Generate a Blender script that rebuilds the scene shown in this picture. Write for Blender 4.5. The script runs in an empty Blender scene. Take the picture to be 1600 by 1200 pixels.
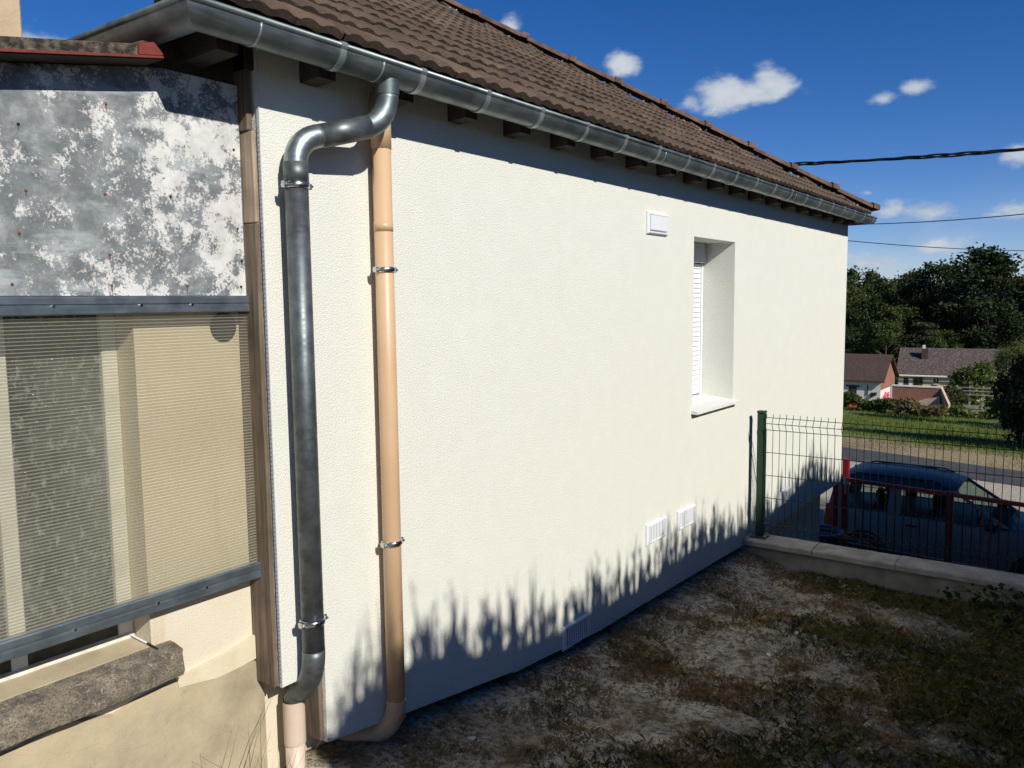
import bpy, math, random
from mathutils import Vector, Matrix, Euler, noise as mnoise
random.seed(11)
sc = bpy.context.scene
COL = sc.collection

# ------------------------------------------------------------------ camera
CAM_LOC = Vector((0.0, -2.45, 1.73))
F_PX, YAW, PITCH, ROLL = 1277.66, 0.633826, -0.099254, -0.0117692
fw = Vector((math.cos(PITCH)*math.cos(YAW), math.cos(PITCH)*math.sin(YAW), math.sin(PITCH)))
rt = Vector((math.sin(YAW), -math.cos(YAW), 0)); up = rt.cross(fw)
r2 = math.cos(ROLL)*rt + math.sin(ROLL)*up; u2 = -math.sin(ROLL)*rt + math.cos(ROLL)*up
cd = bpy.data.cameras.new('camera'); cam = bpy.data.objects.new('camera', cd); COL.objects.link(cam)
cam.matrix_world = Matrix(((r2.x, u2.x, -fw.x, CAM_LOC.x), (r2.y, u2.y, -fw.y, CAM_LOC.y), (r2.z, u2.z, -fw.z, CAM_LOC.z), (0, 0, 0, 1)))
cd.sensor_width = 36; cd.lens = F_PX/1600*36; cd.clip_start = 0.05; cd.clip_end = 6000
sc.camera = cam

# ------------------------------------------------------------------ light
SUN_DIR = Vector((0.32, 1.0, -0.70)).normalized()
SUN_EL = math.asin(-SUN_DIR.z); SUN_ROT = math.atan2(-SUN_DIR.x, -SUN_DIR.y)
sd = bpy.data.lights.new('sun', 'SUN'); sd.energy = 4.7; sd.angle = math.radians(0.53); sd.color = (1.0, 0.955, 0.865)
so = bpy.data.objects.new('sun', sd); COL.objects.link(so)
so.rotation_euler = SUN_DIR.to_track_quat('-Z', 'Y').to_euler(); so.location = (-4, -12, 9)
sc.view_settings.view_transform = 'Standard'; sc.view_settings.look = 'None'
sc.view_settings.exposure = 0.0; sc.view_settings.gamma = 1.0; sc.view_settings.use_curve_mapping = False
SKY_STRENGTH = 0.10
SKY_TINT = (0.83, 0.82, 0.98, 1)

world = bpy.data.worlds.new('World'); sc.world = world; world.use_nodes = True
def build_world():
    nt = world.node_tree; N = nt.nodes; L = nt.links; N.clear()
    out = N.new('ShaderNodeOutputWorld'); bg = N.new('ShaderNodeBackground'); bg.inputs[1].default_value = SKY_STRENGTH
    L.new(bg.outputs[0], out.inputs[0])
    sky = N.new('ShaderNodeTexSky'); sky.sky_type = 'NISHITA'; sky.sun_disc = False
    sky.sun_elevation = SUN_EL; sky.sun_rotation = SUN_ROT; sky.altitude = 120; sky.air_density = 0.7; sky.dust_density = 0.0; sky.ozone_density = 1.5
    hs = N.new('ShaderNodeHueSaturation'); hs.inputs['Saturation'].default_value = 1.3; hs.inputs['Value'].default_value = 1.0
    tint = N.new('ShaderNodeMix'); tint.data_type = 'RGBA'; tint.blend_type = 'MULTIPLY'; tint.inputs[0].default_value = 1.0; tint.inputs[7].default_value = SKY_TINT
    L.new(sky.outputs[0], tint.inputs[6]); L.new(tint.outputs[2], hs.inputs['Color'])
    tc = N.new('ShaderNodeTexCoord'); sep = N.new('ShaderNodeSeparateXYZ'); L.new(tc.outputs['Generated'], sep.inputs[0])
    def M(op, a, b=None, c=None, clamp=False):
        n = N.new('ShaderNodeMath'); n.operation = op; n.use_clamp = clamp
        for i, v in enumerate((a, b, c)):
            if v is None: continue
            if isinstance(v, (int, float)): n.inputs[i].default_value = v
            else: L.new(v, n.inputs[i])
        return n.outputs[0]
    az = M('MULTIPLY', M('ARCTAN2', sep.outputs['Y'], sep.outputs['X']), 57.29578)
    el = M('MULTIPLY', M('ARCSINE', sep.outputs['Z']), 57.29578)
    def noise(scale, detail, rough, vec):
        n = N.new('ShaderNodeTexNoise'); n.inputs['Scale'].default_value = scale; n.inputs['Detail'].default_value = detail; n.inputs['Roughness'].default_value = rough
        L.new(vec, n.inputs['Vector']); return n.outputs[0]
    cmb = N.new('ShaderNodeCombineXYZ'); L.new(M('MULTIPLY', az, .05), cmb.inputs[0]); L.new(M('MULTIPLY', el, .085), cmb.inputs[1])
    n1 = noise(5.0, 9, .60, cmb.outputs[0]); n2 = noise(2.2, 6, .55, cmb.outputs[0])
    # cumulus puffs, listed by azimuth, elevation, half width, half height (degrees), strength
    puffs = [(20.7,13.2,3.0,1.05,1.15),(22.1,13.15,2.1,1.4,1.15),(19.0,13.6,1.6,1.5,1.1),(24.2,12.9,1.3,.9,.8),(28.5,15.4,1.15,.95,.9),(36.2,18.0,.7,1.1,.55),
             (10.7,12.6,1.1,.7,1.0),(12.3,12.2,1.2,.6,.95),(4.6,8.2,1.3,.8,.9),(11.6,5.4,1.4,.8,.85),(9.6,5.3,2.3,.95,1.0),(5.0,4.8,1.9,.7,.8),
             (8.5,2.9,2.6,.7,.75),(12.5,2.2,3.2,.8,.7),(3.5,2.2,3.0,.8,.7),(13.0,6.6,.5,.25,.6),(11.0,9.0,1.4,.25,.45),
             (-9,11,3,1.5,1),(-22,15,4,2,1),(48,9,3,1.4,1),(64,14,4,2,1),(85,7,4,1.6,1),(-45,9,4,1.7,1),(-75,18,4,2,1),(112,12,4,2,1),(140,20,5,2.2,1),(-120,16,4,2,1),(-160,24,5,3,1),(170,8,4,1.5,1)]
    acc = None
    for a, e, w, h, s in puffs:
        du = M('DIVIDE', M('SUBTRACT', az, a), w); dv0 = M('SUBTRACT', el, e)
        dv = M('DIVIDE', M('MAXIMUM', dv0, M('MULTIPLY', dv0, -1.45)), h)
        r = M('SQRT', M('ADD', M('MULTIPLY', du, du), M('MULTIPLY', dv, dv)))
        v = M('MULTIPLY', M('SUBTRACT', 1.15, r), s)
        acc = v if acc is None else M('MAXIMUM', acc, v)
    dens = M('ADD', M('MAXIMUM', acc, -1.2), M('MULTIPLY', M('SUBTRACT', n1, .5), 3.0))
    m1 = N.new('ShaderNodeMapRange'); m1.interpolation_type = 'SMOOTHSTEP'; m1.inputs[1].default_value = 0.05; m1.inputs[2].default_value = .95; L.new(dens, m1.inputs[0])
    # thin wisps low over the horizon, all round
    band = M('MULTIPLY', M('SUBTRACT', 1.0, M('DIVIDE', el, 8.0), clamp=True), .8)
    w2 = M('MULTIPLY', M('MULTIPLY', M('SUBTRACT', n2, .40), 2.6, clamp=True), band)
    mask = M('MAXIMUM', M('MULTIPLY', m1.outputs[0], .93), w2)
    shade = M('ADD', M('MULTIPLY', n1, 1.0), M('MULTIPLY', dens, .22))
    cr = N.new('ShaderNodeValToRGB'); cr.color_ramp.elements[0].position = .3; cr.color_ramp.elements[0].color = (2.9, 3.9, 5.4, 1)
    cr.color_ramp.elements[1].position = .95; cr.color_ramp.elements[1].color = (6.4, 6.8, 7.3, 1); L.new(shade, cr.inputs[0])
    mx = N.new('ShaderNodeMix'); mx.data_type = 'RGBA'; L.new(mask, mx.inputs[0]); L.new(hs.outputs[0], mx.inputs[6]); L.new(cr.outputs[0], mx.inputs[7])
    L.new(mx.outputs[2], bg.inputs[0])
build_world()

# ------------------------------------------------------------------ helpers
class MB:
    def __init__(s): s.v = []; s.f = []; s.mi = []
    def add(s, vs, fs, m=0):
        o = len(s.v); s.v += [tuple(p) for p in vs]; s.f += [tuple(i+o for i in f) for f in fs]; s.mi += [m]*len(fs); return s
    def box(s, x0, x1, y0, y1, z0, z1, m=0):
        return s.add([(x0,y0,z0),(x1,y0,z0),(x1,y1,z0),(x0,y1,z0),(x0,y0,z1),(x1,y0,z1),(x1,y1,z1),(x0,y1,z1)],
                     [(0,3,2,1),(4,5,6,7),(0,1,5,4),(1,2,6,5),(2,3,7,6),(3,0,4,7)], m)
    def bbox(s, x0, x1, y0, y1, z0, z1, b=.004, m=0):      # box with bevelled vertical and horizontal edges
        xs=(x0,x0+b,x1-b,x1); ys=(y0,y0+b,y1-b,y1); zs=(z0,z0+b,z1-b,z1); vs=[]; fs=[]
        def ring(z, i): # i: inset flag
            a=(x0+b,x1-b) ; c=(y0+b,y1-b)
            if i: return [(a[0],c[0],z),(a[0],c[0],z),(a[1],c[0],z),(a[1],c[0],z),(a[1],c[1],z),(a[1],c[1],z),(a[0],c[1],z),(a[0],c[1],z)]
            return [(x0,c[0],z),(a[0],y0,z),(a[1],y0,z),(x1,c[0],z),(x1,c[1],z),(a[1],y1,z),(a[0],y1,z),(x0,c[1],z)]
        R=[ring(z0,1),ring(z0+b,0),ring(z1-b,0),ring(z1,1)]
        for r in R: vs+=r
        for k in range(3):
            for i in range(8):
                j=(i+1)%8; fs.append((k*8+i,k*8+j,k*8+8+j,k*8+8+i))
        fs.append((0,6,4,2)); fs.append((24,26,28,30))
        return s.add(vs,fs,m)
    def hexa(s, p, m=0):
        return s.add(p, [(0,3,2,1),(4,5,6,7),(0,1,5,4),(1,2,6,5),(2,3,7,6),(3,0,4,7)], m)
    def quad(s, a, b, c, d, m=0): return s.add([a,b,c,d], [(0,1,2,3)], m)
    def tube(s, pts, r, n=12, cap=True, m=0, up0=None):
        pts=[Vector(p) for p in pts]; k=len(pts); rs = r if isinstance(r,(list,tuple)) else [r]*k
        vs=[]; fs=[]; prev=None
        for i,p in enumerate(pts):
            t=(pts[min(i+1,k-1)]-pts[max(i-1,0)]).normalized()
            if prev is None:
                a = Vector(up0) if up0 else (Vector((0,0,1)) if abs(t.z)<.9 else Vector((1,0,0)))
                e=(a-t*a.dot(t)).normalized()
            else: e=(prev-t*prev.dot(t)).normalized()
            prev=e; g=t.cross(e)
            for j in range(n):
                an=2*math.pi*j/n; vs.append(p+(e*math.cos(an)+g*math.sin(an))*rs[i])
        for i in range(k-1):
            for j in range(n):
                b=(j+1)%n; fs.append((i*n+j,i*n+b,i*n+n+b,i*n+n+j))
        if cap: fs.append(tuple(range(n-1,-1,-1))); fs.append(tuple((k-1)*n+j for j in range(n)))
        return s.add(vs,fs,m)
    def build(s, name, mats, parent=None, smooth=False, root=None):
        me=bpy.data.meshes.new(name); o=root if root is not None else (origin(parent) if parent else Vector((0,0,0)))
        me.from_pydata([(x-o[0],y-o[1],z-o[2]) for x,y,z in s.v],[],s.f)
        if not isinstance(mats,(list,tuple)): mats=[mats]
        for m in mats: me.materials.append(m)
        if len(mats)>1: me.polygons.foreach_set('material_index', s.mi)
        if smooth: me.polygons.foreach_set('use_smooth',[True]*len(me.polygons))
        me.update()
        ob=bpy.data.objects.new(name,me); COL.objects.link(ob)
        if parent: ob.parent=parent
        elif root is not None: ob.location=root
        return ob
def origin(o):
    while o.parent: o=o.parent
    return Vector(o.location)
def smooth_by_angle(ob, deg=35):
    me=ob.data; me.polygons.foreach_set('use_smooth',[True]*len(me.polygons))
    me.set_sharp_from_angle(angle=math.radians(deg)); return ob
def tag(o, label=None, cat=None, group=None, kind=None):
    if label: o['label']=label
    if cat: o['category']=cat
    if group: o['group']=group
    if kind: o['kind']=kind
    return o
def thing(name, loc, label, cat, group=None):
    o=bpy.data.objects.new(name,None); COL.objects.link(o); o.location=loc; o.empty_display_size=.1
    return tag(o,label,cat,group)
def inst(name, me, parent, loc, rot=(0,0,0), scale=(1,1,1)):
    o=bpy.data.objects.new(name,me); COL.objects.link(o); o.parent=parent
    o.location=loc; o.rotation_euler=rot; o.scale=scale; return o
def copy_tree(o, parent=None):
    c=o.copy(); COL.objects.link(c); c.parent=parent
    for ch in o.children: copy_tree(ch,c)
    return c
def arc(p0,p1,p2,n=8):            # quadratic bend
    p0,p1,p2=Vector(p0),Vector(p1),Vector(p2)
    return [(1-t)**2*p0+2*t*(1-t)*p1+t*t*p2 for t in [i/n for i in range(n+1)]]

# ------------------------------------------------------------------ materials
def nodes(name):
    m=bpy.data.materials.new(name); m.use_nodes=True; nt=m.node_tree
    b=nt.nodes['Principled BSDF']; return m,nt.nodes,nt.links,b
def nz(N,L,vec,scale,detail=4,rough=.55):
    n=N.new('ShaderNodeTexNoise'); n.inputs['Scale'].default_value=scale; n.inputs['Detail'].default_value=detail; n.inputs['Roughness'].default_value=rough
    if vec is not None: L.new(vec,n.inputs['Vector'])
    return n.outputs[0]
def ramp(N,L,fac,stops):
    r=N.new('ShaderNodeValToRGB'); e=r.color_ramp.elements
    while len(e)<len(stops): e.new(.5)
    for i,(p,c) in enumerate(stops): e[i].position=p; e[i].color=(*c,1) if len(c)==3 else c
    L.new(fac,r.inputs[0]); return r.outputs[0]
def mixc(N,L,fac,a,b,mode='MIX'):
    x=N.new('ShaderNodeMix'); x.data_type='RGBA'; x.blend_type=mode
    if isinstance(fac,(int,float)): x.inputs[0].default_value=fac
    else: L.new(fac,x.inputs[0])
    for i,c in ((6,a),(7,b)):
        if isinstance(c,tuple): x.inputs[i].default_value=(*c,1)
        else: L.new(c,x.inputs[i])
    return x.outputs[2]
def coords(N,L,scale=(1,1,1),world_space=False):
    if world_space: g=N.new('ShaderNodeNewGeometry'); src=g.outputs['Position']
    else: t=N.new('ShaderNodeTexCoord'); src=t.outputs['Object']
    mp=N.new('ShaderNodeMapping'); mp.inputs['Scale'].default_value=scale; L.new(src,mp.inputs[0]); return mp.outputs[0]
def bump(N,L,b,h,strength,dist):
    bp=N.new('ShaderNodeBump'); bp.inputs['Strength'].default_value=strength; bp.inputs['Distance'].default_value=dist
    L.new(h,bp.inputs['Height']); L.new(bp.outputs[0],b.inputs['Normal'])
def simple(name,c1,c2=None,scale=8,rough=.8,metal=0,bs=0,bd=.004,bscale=None,stretch=(1,1,1),detail=5,contrast=(.35,.65),ws=True,coat=0,spec=.5):
    m,N,L,b=nodes(name); v=coords(N,L,stretch,ws)
    b.inputs['Roughness'].default_value=rough; b.inputs['Metallic'].default_value=metal; b.inputs['Specular IOR Level'].default_value=spec
    if coat: b.inputs['Coat Weight'].default_value=coat; b.inputs['Coat Roughness'].default_value=.05
    if c2:
        n=nz(N,L,v,scale,detail); L.new(ramp(N,L,n,[(contrast[0],c1),(contrast[1],c2)]),b.inputs['Base Color'])
    else: b.inputs['Base Color'].default_value=(*c1,1)
    if bs: bump(N,L,b,nz(N,L,v,bscale or scale*4,6),bs,bd)
    return m
def m_stucco():
    m,N,L,b=nodes('white_stucco'); v=coords(N,L,(1,1,1),True)
    big=nz(N,L,v,1.1,3); fine=nz(N,L,v,210,3,.6); mid=nz(N,L,v,7,5)
    c=mixc(N,L,big,(.775,.775,.70),(.81,.81,.74)); c=mixc(N,L,ramp(N,L,mid,[(.35,(0,0,0)),(.75,(.25,.25,.25))]),c,(.68,.67,.60))
    c=mixc(N,L,ramp(N,L,fine,[(.28,(.20,.20,.20)),(.5,(0,0,0))]),c,(.5,.47,.40)); L.new(c,b.inputs['Base Color'])
    b.inputs['Roughness'].default_value=.93; b.inputs['Specular IOR Level'].default_value=.2
    gr=nz(N,L,v,130,2,.5); ad=N.new('ShaderNodeMath'); L.new(fine,ad.inputs[0]); L.new(gr,ad.inputs[1]); bump(N,L,b,ad.outputs[0],.7,.0055); return m
def m_oldplaster():
    m,N,L,b=nodes('cream_plaster'); v=coords(N,L,(1,1,1),True)
    mid=nz(N,L,v,5,6,.6); fine=nz(N,L,v,120,5,.6); st=nz(N,L,coords(N,L,(5,5,.7),True),2.2,4)
    c=mixc(N,L,mid,(.66,.575,.43),(.77,.705,.57)); c=mixc(N,L,ramp(N,L,st,[(.56,(0,0,0)),(.72,(.55,.55,.55))]),c,(.52,.38,.2))
    L.new(c,b.inputs['Base Color']); b.inputs['Roughness'].default_value=.92; bump(N,L,b,fine,.5,.005); return m
def m_plinth():
    m,N,L,b=nodes('weathered_plinth'); v=coords(N,L,(1,1,1),True)
    mid=nz(N,L,v,3.2,8,.65); sp=nz(N,L,v,9,8,.7); fine=nz(N,L,v,90,5,.6)
    c=ramp(N,L,mid,[(.3,(.28,.23,.155)),(.5,(.44,.37,.25)),(.7,(.56,.46,.30))])
    c=mixc(N,L,ramp(N,L,sp,[(.60,(0,0,0)),(.70,(.6,.6,.6))]),c,(.27,.24,.19))
    vo=N.new('ShaderNodeTexVoronoi'); vo.feature='DISTANCE_TO_EDGE'; vo.inputs['Scale'].default_value=2.3
    wv=mixc(N,L,.12,v,nzc(N,L,v,6)); L.new(wv,vo.inputs['Vector'])
    c=mixc(N,L,ramp(N,L,vo.outputs[0],[(.001,(.22,.22,.22)),(.004,(0,0,0))]),c,(.2,.17,.12))
    L.new(c,b.inputs['Base Color']); b.inputs['Roughness'].default_value=.93; bump(N,L,b,fine,.4,.005); return m
def nzc(N,L,vec,scale):
    n=N.new('ShaderNodeTexNoise'); n.inputs['Scale'].default_value=scale; L.new(vec,n.inputs['Vector']); return n.outputs[1]
def m_stone():
    m,N,L,b=nodes('lichen_stone'); v=coords(N,L,(1,1,1),True)
    a=nz(N,L,v,7,7,.65); g=nz(N,L,v,150,4,.7); sp=nz(N,L,v,60,5,.65); li=nz(N,L,v,16,8,.7)
    c=ramp(N,L,a,[(.35,(.27,.225,.16)),(.6,(.42,.355,.255))]); c=mixc(N,L,ramp(N,L,li,[(.40,(.85,.85,.85)),(.54,(.15,.15,.15))]),c,(.115,.10,.085))
    c=mixc(N,L,ramp(N,L,g,[(.40,(.7,.7,.7)),(.52,(0,0,0))]),c,(.075,.068,.058))
    c=mixc(N,L,ramp(N,L,sp,[(.58,(0,0,0)),(.66,(.75,.75,.75))]),c,(.50,.47,.38))
    L.new(c,b.inputs['Base Color']); b.inputs['Roughness'].default_value=.95; bump(N,L,b,g,.9,.01); return m
def m_zincsheet():
    m,N,L,b=nodes('flaking_painted_zinc'); v=coords(N,L,(1,1,1),True)
    wv=mixc(N,L,.06,v,nzc(N,L,v,9))
    a=nz(N,L,wv,11,13,.74); p=nz(N,L,wv,8.5,14,.74); fine=nz(N,L,v,120,7,.8); sm=nz(N,L,coords(N,L,(1.4,1,6),True),2.6,5)
    bl=nz(N,L,wv,6.0,10,.68)
    c=ramp(N,L,a,[(.30,(.085,.095,.10)),(.47,(.185,.205,.213)),(.60,(.31,.335,.343)),(.75,(.45,.475,.477))])
    c=mixc(N,L,ramp(N,L,sm,[(.54,(0,0,0)),(.66,(.65,.65,.65))]),c,(.50,.55,.57))
    c=mixc(N,L,ramp(N,L,bl,[(.52,(0,0,0)),(.60,(.8,.8,.8))]),c,mixc(N,L,a,(.09,.105,.113),(.22,.245,.253)))
    sep=N.new('ShaderNodeSeparateXYZ'); L.new(v,sep.inputs[0])
    def MM(op,x,y):
        n=N.new('ShaderNodeMath'); n.operation=op
        for i,q in enumerate((x,y)):
            if isinstance(q,(int,float)): n.inputs[i].default_value=q
            else: L.new(q,n.inputs[i])
        return n.outputs[0]
    lean=MM('MULTIPLY',MM('SUBTRACT',sep.outputs[0],1.36),.16)
    pm=MM('ADD',MM('ADD',p,MM('MULTIPLY',MM('SUBTRACT',fine,.5),.55)),lean)
    mask=ramp(N,L,pm,[(.530,(0,0,0)),(.552,(.95,.95,.95))])
    c=mixc(N,L,mask,c,mixc(N,L,ramp(N,L,a,[(.35,(0,0,0)),(.6,(1,1,1))]),(.56,.55,.53),(.78,.77,.74)))
    L.new(c,b.inputs['Base Color']); b.inputs['Roughness'].default_value=.62; b.inputs['Metallic'].default_value=0.05
    bump(N,L,b,pm,.25,.004); return m
def m_wood(name,c1,c2,axis='z',scale=1.0):
    m,N,L,b=nodes(name); s={'z':(38,38,1.6),'x':(1.6,38,38),'y':(38,1.6,38)}[axis]; v=coords(N,L,tuple(q*scale for q in s),True)
    g=nz(N,L,v,1.6,8,.7); k=nz(N,L,coords(N,L,(1,1,1),True),6,4)
    c=ramp(N,L,g,[(.3,c1),(.62,c2)]); c=mixc(N,L,ramp(N,L,k,[(.45,(0,0,0)),(.75,(.5,.5,.5))]),c,tuple(q*.45 for q in c1))
    L.new(c,b.inputs['Base Color']); b.inputs['Roughness'].default_value=.85; bump(N,L,b,g,.35,.003); return m
def m_metal(name,c1,c2,rough=(.28,.5),scale=9,metal=1.0):
    m,N,L,b=nodes(name); v=coords(N,L,(1,1,1),True); n=nz(N,L,v,scale,7,.6); n2=nz(N,L,coords(N,L,(3,3,26),True),3,4)
    c=mixc(N,L,ramp(N,L,n,[(.35,(0,0,0)),(.68,(1,1,1))]),c1,c2); L.new(c,b.inputs['Base Color'])
    L.new(ramp(N,L,n2,[(.3,(rough[0],)*3),(.7,(rough[1],)*3)]),b.inputs['Roughness']); b.inputs['Metallic'].default_value=metal
    bump(N,L,b,n,.05,.002); return m
def m_tile():
    m,N,L,b=nodes('brown_roof_tile'); v=coords(N,L,(1,1,1),True)
    oi=N.new('ShaderNodeObjectInfo'); a=nz(N,L,v,5,6,.6); g=nz(N,L,v,120,4,.7); mo=nz(N,L,v,13,6,.7)
    c=ramp(N,L,a,[(.3,(.048,.032,.022)),(.7,(.115,.074,.048))])
    c=mixc(N,L,ramp(N,L,oi.outputs['Random'],[(0,(0,0,0)),(.75,(.1,.1,.1)),(1,(.65,.65,.65))]),c,(.165,.11,.073))
    c=mixc(N,L,ramp(N,L,g,[(.58,(0,0,0)),(.68,(.6,.6,.6))]),c,(.25,.205,.16))
    c=mixc(N,L,ramp(N,L,mo,[(.675,(0,0,0)),(.715,(.9,.9,.9))]),c,(.33,.25,.05))
    L.new(c,b.inputs['Base Color']); b.inputs['Roughness'].default_value=.88; bump(N,L,b,g,.5,.003); return m
def m_soil():
    m,N,L,b=nodes('dry_garden_soil'); v=coords(N,L,(1,1,1),True)
    a=nz(N,L,v,1.1,6,.6); d=nz(N,L,v,5.5,10,.74); g=nz(N,L,v,75,7,.75); gp=nz(N,L,v,2.3,6,.6); cr=nz(N,L,v,28,8,.75); wh=nz(N,L,v,48,3,.5)
    sep=N.new('ShaderNodeSeparateXYZ'); L.new(v,sep.inputs[0])
    c=ramp(N,L,d,[(.30,(.12,.08,.045)),(.42,(.34,.25,.155)),(.50,(.66,.56,.42)),(.64,(.78,.70,.56))])
    c=mixc(N,L,ramp(N,L,cr,[(.41,(.9,.9,.9)),(.53,(0,0,0))]),c,(.10,.072,.045))
    c=mixc(N,L,ramp(N,L,gp,[(.48,(0,0,0)),(.64,(.5,.5,.5))]),c,(.20,.14,.075))
    c=mixc(N,L,ramp(N,L,wh,[(.69,(0,0,0)),(.72,(.9,.9,.9))]),c,(.72,.68,.6))
    # greener towards the hedge side, where the grass still grows
    k=N.new('ShaderNodeMapRange'); k.inputs[1].default_value=-1.0; k.inputs[2].default_value=-2.2; L.new(sep.outputs[1],k.inputs[0])
    mm=N.new('ShaderNodeMath'); mm.operation='MULTIPLY'; L.new(k.outputs[0],mm.inputs[0]); L.new(ramp(N,L,a,[(.3,(.4,.4,.4)),(.6,(1,1,1))]),mm.inputs[1])
    c=mixc(N,L,mm.outputs[0],c,mixc(N,L,cr,(.03,.036,.012),(.13,.12,.05)))
    c=mixc(N,L,ramp(N,L,g,[(.56,(0,0,0)),(.66,(.75,.75,.75))]),c,(.045,.035,.025)); L.new(c,b.inputs['Base Color'])
    b.inputs['Roughness'].default_value=.97; b.inputs['Specular IOR Level'].default_value=.15; bump(N,L,b,cr,1.0,.03); return m
def m_ground():
    m,N,L,b=nodes('field_ground'); v=coords(N,L,(1,1,1),True); sep=N.new('ShaderNodeSeparateXYZ'); L.new(v,sep.inputs[0])
    a=nz(N,L,v,.35,6,.6); d=nz(N,L,v,2.5,8,.65); g=nz(N,L,v,9,6,.7)
    xx=N.new('ShaderNodeMath'); xx.operation='MULTIPLY_ADD'; L.new(a,xx.inputs[0]); xx.inputs[1].default_value=3.0
    sk=N.new('ShaderNodeMath'); sk.operation='SUBTRACT'; L.new(sep.outputs[0],sk.inputs[0]); hy=N.new('ShaderNodeMath'); hy.operation='MULTIPLY'; L.new(sep.outputs[1],hy.inputs[0]); hy.inputs[1].default_value=.4; L.new(hy.outputs[0],sk.inputs[1]); L.new(sk.outputs[0],xx.inputs[2])
    mr=N.new('ShaderNodeMapRange'); mr.inputs[1].default_value=0; mr.inputs[2].default_value=60; L.new(xx.outputs[0],mr.inputs[0])
    dirt=ramp(N,L,d,[(.3,(.10,.085,.065)),(.7,(.24,.20,.15))]); grav=ramp(N,L,g,[(.3,(.26,.22,.16)),(.65,(.55,.49,.38))])
    dry=ramp(N,L,g,[(.3,(.17,.12,.06)),(.65,(.42,.33,.18))]); grass=ramp(N,L,d,[(.3,(.07,.11,.015)),(.7,(.16,.20,.035))])
    c=mixc(N,L,ramp(N,L,mr.outputs[0],[(22.0/60,(0,0,0)),(23.5/60,(1,1,1))]),dirt,grav)
    c=mixc(N,L,ramp(N,L,mr.outputs[0],[(34.8/60,(0,0,0)),(35.4/60,(1,1,1))]),c,dry)
    c=mixc(N,L,ramp(N,L,mr.outputs[0],[(41.0/60,(0,0,0)),(43.6/60,(1,1,1))]),c,grass)
    L.new(c,b.inputs['Base Color']); b.inputs['Roughness'].default_value=.97; bump(N,L,b,g,.6,.03); return m
def m_leaf(name,c1,c2,scale=1.5,trans=.25):
    m,N,L,b=nodes(name); v=coords(N,L,(1,1,1),True); n=nz(N,L,v,scale,5,.6)
    c=ramp(N,L,n,[(.3,c1),(.7,c2)]); L.new(c,b.inputs['Base Color']); b.inputs['Roughness'].default_value=.6; b.inputs['Specular IOR Level'].default_value=.25
    tr=N.new('ShaderNodeBsdfTranslucent'); L.new(c,tr.inputs[0]); mx=N.new('ShaderNodeMixShader'); mx.inputs[0].default_value=trans
    L.new(b.outputs[0],mx.inputs[1]); L.new(tr.outputs[0],mx.inputs[2]); L.new(mx.outputs[0],N['Material Output'].inputs[0]); return m
def m_glass(name,tint,alpha,rough=.08,haze=None):
    m,N,L,b=nodes(name); b.inputs['Base Color'].default_value=(*(haze or tint),1); b.inputs['Roughness'].default_value=rough; b.inputs['Specular IOR Level'].default_value=.6
    t=N.new('ShaderNodeBsdfTransparent'); t.inputs[0].default_value=(*tint,1); mx=N.new('ShaderNodeMixShader'); mx.inputs[0].default_value=alpha
    L.new(t.outputs[0],mx.inputs[1]); L.new(b.outputs[0],mx.inputs[2]); L.new(mx.outputs[0],N['Material Output'].inputs[0]); return m
def m_brick(name,c1,c2,mortar,bw=.22,bh=.075):
    m,N,L,b=nodes(name); t=N.new('ShaderNodeTexBrick'); g=N.new('ShaderNodeNewGeometry'); sep=N.new('ShaderNodeSeparateXYZ'); L.new(g.outputs['Position'],sep.inputs[0])
    ad=N.new('ShaderNodeMath'); L.new(sep.outputs[0],ad.inputs[0]); L.new(sep.outputs[1],ad.inputs[1]); cb=N.new('ShaderNodeCombineXYZ'); L.new(ad.outputs[0],cb.inputs[0]); L.new(sep.outputs[2],cb.inputs[1])
    L.new(cb.outputs[0],t.inputs['Vector']); t.inputs['Color1'].default_value=(*c1,1); t.inputs['Color2'].default_value=(*c2,1); t.inputs['Mortar'].default_value=(*mortar,1)
    t.inputs['Scale'].default_value=1; t.inputs['Brick Width'].default_value=bw; t.inputs['Row Height'].default_value=bh; t.inputs['Mortar Size'].default_value=.008
    n=nz(N,L,coords(N,L,(1,1,1),True),1.5,6); L.new(mixc(N,L,ramp(N,L,n,[(.4,(0,0,0)),(.7,(.5,.5,.5))]),t.outputs[0],(.15,.09,.06)),b.inputs['Base Color']); b.inputs['Roughness'].default_value=.9; return m
def m_farroof(name,c1,c2,light):
    m,N,L,b=nodes(name); v=coords(N,L,(1,1,1),True); g=nz(N,L,coords(N,L,(2,2.2,5),True),2.5,6,.7); a=nz(N,L,v,.8,4)
    c=mixc(N,L,a,c1,c2); c=mixc(N,L,ramp(N,L,g,[(.52,(0,0,0)),(.62,(.7,.7,.7))]),c,light); L.new(c,b.inputs['Base Color']); b.inputs['Roughness'].default_value=.9; return m

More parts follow.
